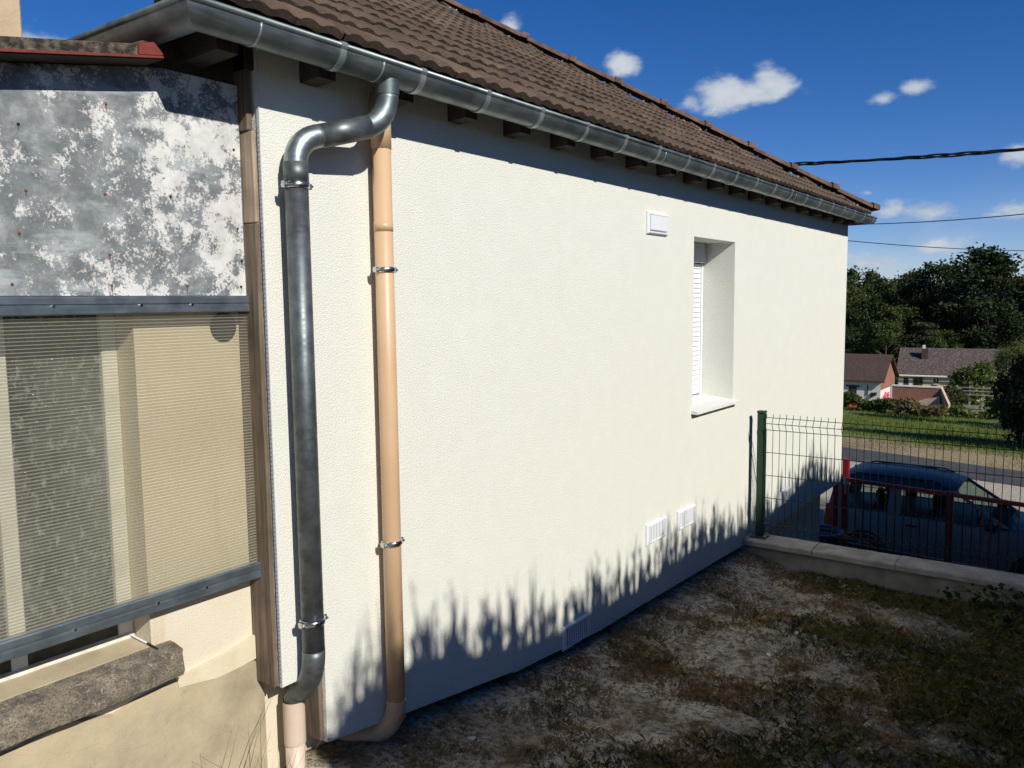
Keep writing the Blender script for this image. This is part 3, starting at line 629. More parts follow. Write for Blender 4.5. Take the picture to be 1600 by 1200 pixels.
# ------------------------------------------------------------------ annex on the left
annex=thing('annex_building',(.4,1.5,-.2),'old cream rendered lean-to annex with covered window on the left','building')
AY=.135
def build_annex():
    ox0,ox1,oz0,oz1=.30,1.428,.610,1.90     # window opening
    mb=MB(); q=mb.quad
    x0,x1=-2.5,1.829
    q((x0,AY,-.5),(ox0,AY,-.5),(ox0,AY,2.44),(x0,AY,2.0)); q((ox1,AY,-.5),(x1,AY,-.5),(x1,AY,2.55),(ox1,AY,2.46))
    q((ox0,AY,-.5),(ox1,AY,-.5),(ox1,AY,oz0-.06),(ox0,AY,oz0-.06)); q((ox0,AY,oz1),(ox1,AY,oz1),(ox1,AY,2.46),(ox0,AY,2.3))
    D=.13; q((ox1,AY+D,oz0-.06),(ox1,AY,oz0-.06),(ox1,AY,oz1),(ox1,AY+D,oz1)); q((ox0,AY,oz0-.06),(ox0,AY+D,oz0-.06),(ox0,AY+D,oz1),(ox0,AY,oz1)); q((ox0,AY,oz1),(ox0,AY+D,oz1),(ox1,AY+D,oz1),(ox1,AY,oz1))
    q((1.79,AY,-.5),(1.79,1.2,-.5),(1.79,1.2,2.5),(1.79,AY,2.5)); q((x0,AY+2.5,-.5),(x0,AY,-.5),(x0,AY,2.0),(x0,AY+2.5,2.0))
    mb.build('wall',CREAM,annex)
    # weathered cement plinth with a ragged top edge
    mb=MB(); n=60; vs=[]
    for i in range(n+1):
        x=-2.5+(1.862+2.5)*i/n; zt=.425+(.03*mnoise.noise((x*5,0,1))+.012*mnoise.noise((x*19,0,4))) - (.035 if x>1.6 else 0)
        vs+=[(x,AY-.014,-.5),(x,AY-.014,zt-.006),(x,AY-.001,zt)]
    mb.add(vs,[(i*3+k,i*3+3+k,i*3+4+k,i*3+1+k) for i in range(n) for k in (0,1)]); mb.build('plinth',PLINTH,annex)
    mb=MB(); pts=[(1.505,.470),(1.60,.478),(1.70,.488),(1.78,.505),(1.828,.515),(1.828,.425),(1.74,.415),(1.66,.412),(1.58,.425),(1.51,.435)]
    mb.add([(x,AY-.018,z-.03) for x,z in pts]+[(x,AY-.0005,z-.03) for x,z in pts],[tuple(range(9,-1,-1))]+[(i,(i+1)%10,10+(i+1)%10,10+i) for i in range(10)]); mb.build('filler_patch',SILLW_OLD,annex)
    # stone sill with broken, rounded end
    mb=MB(); vs=[];n=40; sec=[(.150,.580),(.105,.577),(.054,.568),(.038,.557),(.031,.506),(.038,.482),(.150,.480)]
    for i in range(n+1):
        x=-1.0+2.495*i/n; e=max(0,1-(1.495-x)/.05); 
        for (y,z) in sec:
            j=.005*mnoise.noise((x*14,y*30,z*30))+.003*mnoise.noise((x*40,y*60,z*60)); vs.append((x-(.012 if (i==n and y<.04) else 0),y+j,z+j*.7))
    k=len(sec); mb.add(vs,[(i*k+a,i*k+a+1,(i+1)*k+a+1,(i+1)*k+a) for i in range(n) for a in range(k-1)]+[tuple(n*k+a for a in range(k))]); smooth_by_angle(mb.build('stone_sill',STONE,annex),32)
    mb=MB().hexa([(.31,.1355,.54),(1.426,.1355,.54),(1.426,.264,.55),(.31,.264,.55),(.31,.1355,.583),(1.426,.1355,.583),(1.426,.264,.603),(.31,.264,.603)]); mb.build('inner_sill',PLINTH,annex)
    mb=MB(); n=30; vs=[]
    for i in range(n+1):
        x=.31+1.11*i/n; j=.006*mnoise.noise((x*11,0,9)); vs+=[(x,.226+j,.590),(x,.228+j,.607),(x,.258,.617)]
    mb.add(vs,[(i*3+a,i*3+3+a,i*3+4+a,i*3+1+a) for i in range(n) for a in (0,1)]); mb.build('paint_edge',WHITE_OLD,annex)
    # window joinery
    FY=AY+.118; win=MB().box(.30,1.428,FY+.03,FY+.05,.58,1.9).build('window',BLACKG,annex); tag(win,'old window with grey frame and pebbled glass behind the sheet')
    for (a,b) in ((1.374,1.427),(1.036,1.084),(.66,.715),(.301,.35)): MB().bbox(a,b,FY-.012,FY+.029,.600,1.9,.003).build('frame_stile',FRAMEP,win)
    MB().bbox(.302,1.426,FY-.006,FY+.028,.606,.700,.003).build('frame_rail',DARKFR,win)
    for (a,b) in ((1.085,1.373),(.716,1.035)): MB().box(a,b,FY+.008,FY+.016,.713,1.9).build('pane',TEXGLASS,win)
    # round flue hole in the wall behind the sheet
    mb=MB(); n=24; vs=[];
    for r,y in ((.052,AY-.001),(.052,AY-.008),(.046,AY-.008),(.046,AY-.0015)):
        for i in range(n): a=2*math.pi*i/n; vs.append((1.762+r*math.cos(a),y,1.655+r*math.sin(a)))
    fs=[(k*n+i,k*n+(i+1)%n,k*n+n+(i+1)%n,k*n+n+i) for k in range(3) for i in range(n)]+[tuple(3*n+i for i in range(n))]; mb.add(vs,fs); mb.build('flue_hole',BLACKG,annex)
    # roof sheet with red edge
    zr=lambda x: 2.410+(x-1.02)*.187
    mb=MB(); vs=[]; n=46
    for i in range(n+1):
        x=-2.6+(1.485+2.6)*i/n; j=.004*mnoise.noise((x*16,0,2)); 
        vs+=[(x-(.03 if i==n else 0),-.020,zr(x)+.010),(x-(.05 if i==n else 0),-.026+j,zr(x)+.040+j*1.5),(x-(.05 if i==n else 0),.0+j,zr(x)+.047+j),(x,1.6,zr(x)+.052+j),(x,1.6,zr(x)+.004)]
    mb.add(vs,[(i*5+a,i*5+5+a,i*5+6+a,i*5+1+a) for i in range(n) for a in range(4)]); r=mb.build('roof_sheet',MOSS,annex)
    mb=MB(); z0,z1=zr(-2.6),zr(1.485)
    mb.hexa([(-2.6,-.029,z0+.002),(1.487,-.029,z1+.002),(1.487,-.024,z1+.002),(-2.6,-.024,z0+.002),(-2.6,-.029,z0+.0098),(1.487,-.029,z1+.0098),(1.487,-.024,z1+.0098),(-2.6,-.024,z0+.0098)])
    mb.hexa([(1.405,-.031,zr(1.405)+.010),(1.487,-.031,z1+.010),(1.487,.5,z1+.010),(1.405,.5,zr(1.405)+.010),(1.405,-.031,zr(1.405)+.043),(1.455,-.031,z1+.043),(1.455,.5,z1+.055),(1.405,.5,zr(1.405)+.055)])
    MB().hexa([(-2.6,-.0235,z0-.002),(1.486,-.0235,z1-.002),(1.486,1.6,z1-.002),(-2.6,1.6,z0-.002),(-2.6,-.0235,z0+.0095),(1.486,-.0235,z1+.0095),(1.486,1.6,z1+.0035),(-2.6,1.6,z0+.0035)]).build('under_boarding',DARKWOOD,r)
    mb.build('red_trim',RED,r)
    # dark boarding under the roof
    MB().box(1.49,1.826,.096,.128,2.40,2.62).build('boarding',DARKWOOD,annex)
    MB().box(1.826,1.90,.02,.149,2.55,2.66).build('boarding',DARKWOOD,annex)
    t=thing('chimney',(1.1,.78,2.5),'beige cracked render chimney above the annex roof','chimney')
    MB().bbox(.86,1.333,.55,1.0,2.3,3.6,.006).build('shaft',CHIM,t)
    MB().bbox(.83,1.363,.52,1.03,3.601,3.67,.02).build('crown_slab',CONC,t)
CHIM=simple('chimney_render',(.48,.36,.24),(.58,.45,.31),6,.95,bs=.5,bd=.006,bscale=50)
SILLW_OLD=simple('filler_plaster',(.66,.57,.40),(.72,.64,.47),14,.9,bs=.4); WHITE_OLD=simple('old_white_paint',(.80,.77,.70),(.62,.58,.48),22,.7,bs=.4); DARKFR=simple('dark_rail',(.05,.045,.035),(.11,.095,.07),15,.9)
build_annex()
def build_cover():
    t=thing('zinc_sheet',(.6,.08,1.766),'flaking white painted zinc sheet nailed above the polycarbonate window cover','metal sheet')
    mb=MB(); nx,nz_=60,24; vs=[]
    for i in range(nx+1):
        for j in range(nz_+1):
            x=-1.6+(1.828+1.6)*i/nx; z=1.766+(2.50-1.766)*j/nz_; top=2.410+(x-1.02)*.187-.006
            z=min(z,top); vs.append((x,.080+.006*mnoise.noise((x*2.2,z*2.2,0)),z))
    m=nz_+1; mb.add(vs,[(i*m+j,(i+1)*m+j,(i+1)*m+j+1,i*m+j+1) for i in range(nx) for j in range(nz_)]); mb.build('sheet',ZSHEET,t,smooth=True)
    MB().box(1.8285,1.8298,.079,.13,1.766,2.45).build('folded_edge',ALU,t)
    NA=[(1.093,2.249),(1.101,2.066),(1.329,2.078),(1.549,2.091),(1.076,1.944),(1.805,2.004),(1.815,1.889),(1.336,1.798),(1.596,1.80),(1.807,1.798),(1.048,1.799),(1.334,1.893),(1.801,2.277),(1.352,2.353)]
    for i,(x,z) in enumerate(NA):
        y=.080+.006*mnoise.noise((x*2.2,z*2.2,0)); n=MB().tube([(x,y+.002,z),(x,y-.003,z),(x,y-.0045,z)],[.0042,.0042,.002],8).build('nail',RUST if i%3 else BLACKG,t)
        if i not in (10,12):
            h=random.uniform(.008,.035); q=random.uniform(.0015,.004); MB().add([(x-q,y-.0012,z),(x+q,y-.0012,z),(x+q*.9,y-.0012,z-h*.5),(x+q*.2,y-.0012,z-h),(x-q*.6,y-.0012,z-h*.7)],[(0,4,3,2,1)]).build('rust_streak',RUST,n)
    for nm,z0,z1,lab in (('aluminium_bar',1.708,1.764,'upper aluminium bar between the zinc sheet and the polycarbonate'),('aluminium_bar',.722,.780,'lower aluminium bar along the bottom of the polycarbonate sheet')):
        t=thing(nm,(.6,.075,z0),lab,'metal bar')
        xb=1.828; zm=(z0+z1)/2
        mb=MB(); sec=[(.098,z0),(.066,z0),(.063,z0+.004),(.063,zm-.005),(.067,zm-.003),(.067,zm+.003),(.063,zm+.005),(.063,z1-.004),(.066,z1),(.098,z1)]
        k=len(sec); mb.add([(-1.6,y,z) for y,z in sec]+[(xb,y,z) for y,z in sec],[(i,i+1,k+i+1,k+i) for i in range(k-1)]+[tuple(k+i for i in range(k))]); mb.build('profile',ALU,t)
        for x in (1.60,1.42,1.15): MB().tube([(x,.068,zm),(x,.060,zm)],.0045,8).build('screw',STEEL,t)
    t=thing('polycarbonate_sheet',(.6,.085,.78),'ribbed clear polycarbonate sheet covering the old window','plastic sheet')
    x0,x1,z0,z1=-1.6,1.8275,.777,1.711
    MB().quad((x0,.079,z0),(x1,.079,z0),(x1,.079,z1),(x0,.079,z1)).build('front_skin',POLY,t)
    MB().quad((x0,.089,z0),(x1,.089,z0),(x1,.089,z1),(x0,.089,z1)).build('back_skin',POLY,t)
    z=z0+.004; me=None
    while z<z1:
        if me is None: o=MB().box(x0,x1,.0795,.0885,-.0010,.0010).build('rib',POLY_RIB,t,root=Vector((0,0,0))); me=o.data
        else: o=bpy.data.objects.new('rib',me); COL.objects.link(o); o.parent=t
        o.location=Vector((0,0,z))-origin(t); z+=.0108
    t=thing('white_stick',(1.42,.16,.61),'thin white stick with black end lying at the corner of the stone sill','stick')
    a,b=Vector((1.405,.225,.609)),Vector((1.428,.095,.582)); m=a.lerp(b,.62)
    MB().tube([a,m],.0032,8).build('shaft',WHITE,t); MB().tube([m,b],[.0036,.0026],8).build('tip',BLACKG,t)
build_cover()

# ------------------------------------------------------------------ low wall, fence
def build_fence():
    t=thing('garden_wall',(6.73,-1.4,-.6),'low concrete wall with cap stones carrying the wire fence','wall')
    mb=MB(); ys=[.14-i*.12 for i in range(36)]; vs=[]
    for y in ys:
        j=.006*mnoise.noise((0,y*6,1)); vs+=[(6.632+j,y,-1.5),(6.628+j,y,-.45),(6.636+j,y,-.338),(6.842,y,-.338),(6.842,y,-1.6)]
    mb.add(vs,[(i*5+a,i*5+1+a,i*5+6+a,i*5+5+a) for i in range(len(ys)-1) for a in range(4)]); mb.build('wall_body',CONC,t)
    y=.12; L=[.70,.62,.95,.9,.95]
    for k,l in enumerate(L):
        a,b=y-l+.006,y; y-=l; n=10; vs=[]; sec=[(6.606,-.336),(6.604,-.298),(6.612,-.288),(6.735,-.278),(6.862,-.288),(6.868,-.298),(6.866,-.336)]; dz=random.uniform(-.004,.004)
        for i in range(n+1):
            yy=a+(b-a)*i/n
            for x,z in sec: vs.append((x+.005*mnoise.noise((x*9,yy*9,z*9)),yy,z+dz+.003*mnoise.noise((x*12,yy*12,5))))
        m=len(sec); mb=MB().add(vs,[(i*m+c,i*m+(c+1)%m,(i+1)*m+(c+1)%m,(i+1)*m+c) for i in range(n) for c in range(m)]+[tuple(range(m-1,-1,-1)),tuple(n*m+c for c in range(m))]); smooth_by_angle(mb.build('cap_stone',CAPM,t),30)
    f=thing('wire_fence',(6.72,-.1,-.3),'green rigid mesh fence standing on the low wall by the house','fence')
    X=6.735; PY=-.105
    def post(y):
        p=MB().bbox(X-.03,X+.03,y-.03,y+.03,-.276,.78,.006).build('post',GREENP,f); MB().bbox(X-.034,X+.034,y-.034,y+.034,.7805,.802,.006).build('post_cap',GREENP,p)
        MB().bbox(X-.07,X+.07,y-.065,y+.065,-.2775,-.268,.002).build('base_plate',GREENP,p)
        for dx in (-.052,.052): MB().tube([(X+dx,y-.045,-.268),(X+dx,y-.045,-.258)],.008,6).build('bolt',STEEL,p)
    post(PY); post(PY-2.52)
    panel=MB().box(X-.045,X-.031,PY-.025,PY+.025,.60,.64).box(X-.045,X-.031,PY-.025,PY+.025,-.05,-.01).build('panel_clip',GREENP,f)
    # vertical wires with folds, horizontal wires
    zs=[(-.235,0),(-.17,0),(-.145,-.035),(-.118,0),(.62,0),(.648,0),(.706,-.035),(.752,0),(.785,0)]
    xp=X-.034; me=None; k=0
    for k in range(45):
        if me is None:
            o=MB().tube([(xp+dx,0,z) for z,dx in zs],.0026,5,False).build('upright_wire',DARKGREEN,f,root=Vector((0,0,0))); me=o.data
        else: o=bpy.data.objects.new('upright_wire',me); COL.objects.link(o); o.parent=f
        o.location=Vector((0,PY-.052-.0552*k,0))-origin(f)
    hm=None
    for z,dx in ((.752,0),(.706,-.035),(.648,0),(.458,0),(.264,0),(.072,0),(-.118,0),(-.145,-.035),(-.172,0)):
        if hm is None: o=MB().tube([(xp-.004,PY-.032,0),(xp-.004,PY-2.5,0)],.0030,5,False).build('cross_wire',DARKGREEN,f,root=Vector((0,0,0))); hm=o.data
        else: o=bpy.data.objects.new('cross_wire',hm); COL.objects.link(o); o.parent=f
        o.location=Vector((dx,0,z))-origin(f)
build_fence()

# ------------------------------------------------------------------ red gate
def build_gate():
    g=thing('gate',(11.6,-.6,-1.85),'red painted metal gate with upright bars beyond the wire fence','gate'); X=11.6
    zr=lambda y:-.715+(y-.4)*.033
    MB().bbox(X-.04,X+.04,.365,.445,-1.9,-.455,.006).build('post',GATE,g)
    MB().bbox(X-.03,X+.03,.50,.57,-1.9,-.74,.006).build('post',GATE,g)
    def rail(y0,y1,dz,h,nm): 
        a,b=zr(y0)+dz,zr(y1)+dz; MB().hexa([(X-.025,y1,b-h),(X+.025,y1,b-h),(X+.025,y0,a-h),(X-.025,y0,a-h),(X-.025,y1,b),(X+.025,y1,b),(X+.025,y0,a),(X-.025,y0,a)]).build(nm,GATE_SHADE if 'bottom' in nm else GATE,g)
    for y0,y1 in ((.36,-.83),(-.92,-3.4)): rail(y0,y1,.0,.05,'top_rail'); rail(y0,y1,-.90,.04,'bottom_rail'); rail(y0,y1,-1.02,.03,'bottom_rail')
    for y in (-.86,): MB().bbox(X-.035,X+.035,y-.055,y+.025,-1.9,zr(y)+.01,.005).build('meeting_stile',GATE_SHADE,g)
    me=None; y=.27
    while y>-3.4:
        if abs(y+.88)>.09:
            if me is None: o=MB().tube([(X,0,-1.03),(X,0,-.045)],.0085,6,False).build('bar',GATE_SHADE,g,root=Vector((0,0,0))); me=o.data
            else: o=bpy.data.objects.new('bar',me); COL.objects.link(o); o.parent=g
            o.location=Vector((0,y,zr(y)))-origin(g); o.location.x=0; 
        y-=.1
    for o in g.children:
        if o.name.startswith('bar'): o.location.x=-11.6
    cm=None; y=.2     # small hoops along the bottom
    while y>-3.3:
        if cm is None: o=MB().tube([(X,.045*math.cos(a),.05*math.sin(a)) for a in [math.pi*i/8 for i in range(9)]],.006,5,False).build('hoop',GATE_SHADE,g,root=Vector((0,0,0))); cm=o.data
        else: o=bpy.data.objects.new('hoop',cm); COL.objects.link(o); o.parent=g
        o.location=Vector((0,y,zr(y)-1.00))-origin(g); y-=.2
    l=MB().bbox(X-.075,X-.042,.36,.42,-.80,-.69,.004).build('latch',STEEL,g); MB().tube([(X-.09,.385,-.70),(X-.09,.385,-.93)],.012,8).build('latch_handle',STEEL,l)
    t=thing('blue_tub',(10.4,.42,-1.75),'blue plastic tub on the ground near the gate post','tub')
    mb=MB(); n=20; vs=[]
    for r,z in ((.20,-1.72),(.26,-1.20),(.285,-1.19),(.285,-1.165),(.25,-1.165),(.19,-1.68)):
        for i in range(n): a=2*math.pi*i/n; vs.append((10.4+r*math.cos(a),.40+r*math.sin(a),z))
    mb.add(vs,[(k*n+i,k*n+(i+1)%n,k*n+n+(i+1)%n,k*n+n+i) for k in range(5) for i in range(n)]+[tuple(5*n+i for i in range(n))]); mb.build('bucket',simple('blue_plastic',(.01,.04,.13),None,rough=.5),t,smooth=True)
build_gate()

# ------------------------------------------------------------------ car
def build_car():
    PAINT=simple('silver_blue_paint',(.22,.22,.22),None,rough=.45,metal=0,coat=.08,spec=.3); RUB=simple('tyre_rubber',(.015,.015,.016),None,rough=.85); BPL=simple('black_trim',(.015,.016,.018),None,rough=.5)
    GL=m_glass('car_glass',(.62,.72,.68),.10,.03,(.02,.03,.03)); SEAT=simple('seat_fabric',(.035,.035,.04),None,rough=.95); LAMP=simple('tail_lamp',(.35,.008,.012),None,rough=.15); HEAD=simple('head_lamp',(.7,.72,.75),None,rough=.1); CH=STEEL
    Y0,XN,W,ZG=1.62,14.92,1.66,-2.97
    c=thing('parked_car',(XN+W/2,Y0-2.05,ZG),'silver blue hatchback minivan parked in shade beyond the red gate','car')
    P=lambda l,w,h:(XN+w,Y0-l,ZG+h)
    # lower body: lofted sections along the length
    st=[(0,.10,.48,.86,.90),(.05,.05,.36,.93,.96),(.25,.02,.30,.97,1.0),(.8,0,.26,.98,1.02),(1.6,0,.25,.97,1.01),(2.4,0,.25,.95,.995),(2.85,.0,.26,.94,.99),(3.05,.02,.27,.92,.975),(3.45,.05,.28,.86,.915),(3.8,.10,.32,.76,.82),(3.98,.18,.38,.64,.70),(4.06,.28,.45,.56,.60)]
    mb=MB(); vs=[]; K=0
    for l,ins,b,s,h in st:
        side=[(ins+.06,b),(ins+.01,b+.12),(ins,b+.30 if b+.3<s else s-.1),(ins+.012,s-.06),(ins+.05,s),(ins+.12,h),(W/2,h+(.035 if l>2.9 else .0))]
        ring=[P(l,w,z) for w,z in side]+[P(l,W-w,z) for w,z in side[-2::-1]]; K=len(ring); vs+=ring
    n=len(st); fs=[(i*K+a,(i+1)*K+a,(i+1)*K+a+1,i*K+a+1) for i in range(n-1) for a in range(K-1)]+[(i*K+K-1,(i+1)*K+K-1,(i+1)*K,i*K) for i in range(n-1)]
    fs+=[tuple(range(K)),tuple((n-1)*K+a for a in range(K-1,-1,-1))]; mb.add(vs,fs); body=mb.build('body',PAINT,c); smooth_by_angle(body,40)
    # roof shell
    rs=[(.20,1.50,.20),(.32,1.585,.17),(.7,1.63,.15),(1.2,1.64,.145),(1.6,1.62,.15),(1.9,1.58,.16),(2.12,1.525,.19)]
    mb=MB(); vs=[]; 
    for l,h,ins in rs:
        r=[(ins-.035,h-.10),(ins-.01,h-.05),(ins+.06,h-.012),(W/2,h+.015)]; ring=[P(l,w,z) for w,z in r]+[P(l,W-w,z) for w,z in r[-2::-1]]
        r2_=[P(l,W-w-.0,z-.03) for w,z in r]+[P(l,w,z-.03) for w,z in r[-2::-1]]; ring+=r2_; K=len(ring); vs+=ring
    n=len(rs); mb.add(vs,[(i*K+a,(i+1)*K+a,(i+1)*K+(a+1)%K,i*K+(a+1)%K) for i in range(n-1) for a in range(K)]+[tuple(range(K)),tuple((n-1)*K+a for a in range(K-1,-1,-1))]); smooth_by_angle(mb.build('roof',simple('roof_dark_reflection',(.05,.055,.065),None,rough=.4,spec=.3),c),40)  # roof colour darkened to stand in for its reflection of trees
    for s in (0,1):
        w=lambda q:(W-q) if s else q
        def pil(l0,h0,i0,l1,h1,i1,a,b,nm='pillar'):
            MB().hexa([P(l0,w(i0),h0),P(l0+a,w(i0),h0),P(l0+a,w(i0+.05),h0),P(l0,w(i0+.05),h0),P(l1,w(i1),h1),P(l1+b,w(i1),h1),P(l1+b,w(i1+.05),h1),P(l1,w(i1+.05),h1)]).build(nm,PAINT,c)
        pil(.07,.96,.10,.20,1.52,.165,.22,.20); pil(1.08,.98,.06,1.10,1.56,.135,.20,.17); pil(2.84,.97,.075,2.02,1.50,.17,.07,.09)
        MB().quad(P(.29,w(.085),1.005),P(1.09,w(.075),1.015),P(1.11,w(.135),1.54),P(.40,w(.15),1.51)).build('side_window',GL,c)
        MB().quad(P(1.27,w(.075),1.01),P(2.86,w(.09),.985),P(2.06,w(.175),1.48),P(1.26,w(.14),1.53)).build('side_window',GL,c)
        MB().tube([P(1.27,w(.066),1.006),P(2.86,w(.08),.982)],.014,6).build('window_trim',BPL,c); MB().tube([P(2.45,w(.10),.99),P(2.42,w(.15),1.25)],.012,6).build('window_divider',BPL,c)
        MB().tube([P(.45,w(.19),1.575),P(.55,w(.19),1.628),P(1.75,w(.19),1.618),P(1.9,w(.2),1.565)],.014,6).build('roof_rail',BPL,c)
        m=MB().bbox(*sorted((XN+w(-.17),XN+w(.02))),Y0-2.72,Y0-2.56,ZG+.97,ZG+1.10,.03).build('door_mirror',BPL,c)
        MB().bbox(*sorted((XN+w(-.022),XN+w(.012))),Y0-1.56,Y0-1.38,ZG+.83,ZG+.865,.008).build('door_handle',BPL,c)
        MB().hexa([P(.02,w(.06),.66),P(.16,w(.012),.66),P(.2,w(.05),.66),P(.06,w(.2),.66),P(.05,w(.075),1.03),P(.17,w(.04),1.06),P(.22,w(.08),1.06),P(.08,w(.2),1.03)]).build('tail_light',LAMP,c)
        MB().hexa([P(3.72,w(.03),.62),P(3.98,w(.16),.60),P(3.9,w(.3),.6),P(3.65,w(.2),.62),P(3.66,w(.05),.80),P(3.92,w(.18),.74),P(3.85,w(.3),.76),P(3.6,w(.2),.82)]).build('headlight',HEAD,c)
        for l in (.72,3.28):
            whl=MB(); n=28; x0=XN+(W-.20 if s else -.012); x1=x0+.21; vs=[]
            for x,r in ((x0,.19),(x0-.004,.27),(x0+.02,.305),(x1-.02,.305),(x1,.27),(x1,.19)):
                for i in range(n): a=2*math.pi*i/n; vs.append((x,Y0-l+r*math.cos(a),ZG+.305+r*math.sin(a)))
            whl.add(vs,[(k*n+i,k*n+(i+1)%n,k*n+n+(i+1)%n,k*n+n+i) for k in range(5) for i in range(n)]); ty=whl.build('wheel',RUB,c,smooth=True)
            xo=x1+.001 if s else x0-.001
            mb=MB()
            for k in range(5):
                a=2*math.pi*k/5; ca,sa=math.cos(a),math.sin(a); y_,z_=Y0-l,ZG+.305; q=.035
                mb.add([(xo,y_-sa*q,z_+ca*q),(xo,y_+sa*q,z_-ca*q),(xo,y_+ca*.19+sa*q,z_+sa*.19-ca*q),(xo,y_+ca*.19-sa*q,z_+sa*.19+ca*q)],[(0,1,2,3)])
            mb.build('rim',STEEL,ty)
            mb=MB(); mb.tube([(XN+(W+.004 if s else -.004),Y0-l+.34*math.cos(a),ZG+.31+.34*math.sin(a)) for a in [math.pi*i/12 for i in range(13)]],.018,6); mb.build('wheel_arch',BPL,c)
    MB().quad(P(.075,.13,1.0),P(.075,W-.13,1.0),P(.21,W-.2,1.47),P(.21,.2,1.47)).build('rear_window',GL,c)
    MB().quad(P(2.93,.10,.985),P(2.93,W-.10,.985),P(2.11,W-.22,1.505),P(2.11,.22,1.505)).build('windscreen',GL,c)
    MB().bbox(XN+.05,XN+W-.05,Y0-.10,Y0+.06,ZG+.30,ZG+.56,.03).build('rear_bumper',BPL,c); MB().bbox(XN+.16,XN+W-.16,Y0-4.14,Y0-3.98,ZG+.30,ZG+.52,.03).build('front_bumper',BPL,c)
    for w in (.35,.95): MB().tube([P(2.97,w,1.0),P(2.80,w+.45,1.085)],.010,5).build('wiper',BPL,c)
    for l in (1.75,.85):
        for w in (.22,.92):
            s_=MB().bbox(XN+w,XN+w+.5,Y0-l-.1,Y0-l+.05,ZG+.6,ZG+1.12,.05).build('seat_back',SEAT,c); MB().bbox(XN+w+.12,XN+w+.38,Y0-l-.08,Y0-l+.03,ZG+1.13,ZG+1.34,.04).build('headrest',SEAT,s_)
    MB().bbox(XN+.12,XN+W-.12,Y0-2.85,Y0-2.55,ZG+.95,ZG+1.03,.03).build('dashboard',SEAT,c)
    MB().tube([(XN+.45+.19*math.cos(a),Y0-2.42-.07*math.sin(a),ZG+.99+.17*math.sin(a)) for a in [2*math.pi*i/16 for i in range(17)]],.014,6).build('steering_wheel',SEAT,c)
build_car()

# ------------------------------------------------------------------ overhead lines
def build_lines():
    t=thing('overhead_cable',(9.9,3.0,4.2),'thick twisted black cable crossing the sky from the roof','cable')
    a=Vector(PT(1190,259,10.6)); b=Vector(PT(1600,222,10.2)); b2=b+(b-a)*1.2; n=150
    for k in range(3):
        pts=[]
        for i in range(n+1):
            u=i/n; p=a.lerp(b2,u)-Vector((0,0,.10*math.sin(math.pi*u)-.06*u)); an=u*44+2.09*k; rr=.0125*(1+.4*math.sin(u*23))
            pts.append(p+Vector((math.cos(an)*rr,0,math.sin(an)*rr)))
        MB().tube(pts,.0095,6).build('strand',CABLE,t,smooth=True)
    for (p,q,x0,x1,lab) in (((1300,353),(1600,337.5),26,22,'thin overhead wire passing just below the gutter end'),((1300,376),(1600,394),24,30,'thin overhead wire sloping down towards the tall dark tree'),((1300,436.5),(1620,436),34,34,'lowest thin overhead wire running across the tree tops')):
        A=Vector(PT(p[0],p[1],x0)); B=Vector(PT(q[0],q[1],x1)); A2=A+(A-B)*.8; B2=B+(B-A)*.8; n=24
        pts=[A2.lerp(B2,i/n)-Vector((0,0,.35*math.sin(math.pi*i/n)-.33)) for i in range(n+1)]
        tag(MB().tube(pts,.012,5).build('utility_wire',CABLE,root=A.copy()),lab,'wire')
def PT(px,py,X):       # where the sight line through a photo pixel meets the plane x = X (survey helper)
    d=r2*((px-800)/F_PX)-u2*((py-600)/F_PX)+fw; k=(X-CAM_LOC.x)/d.x; return CAM_LOC+d*k
build_lines()

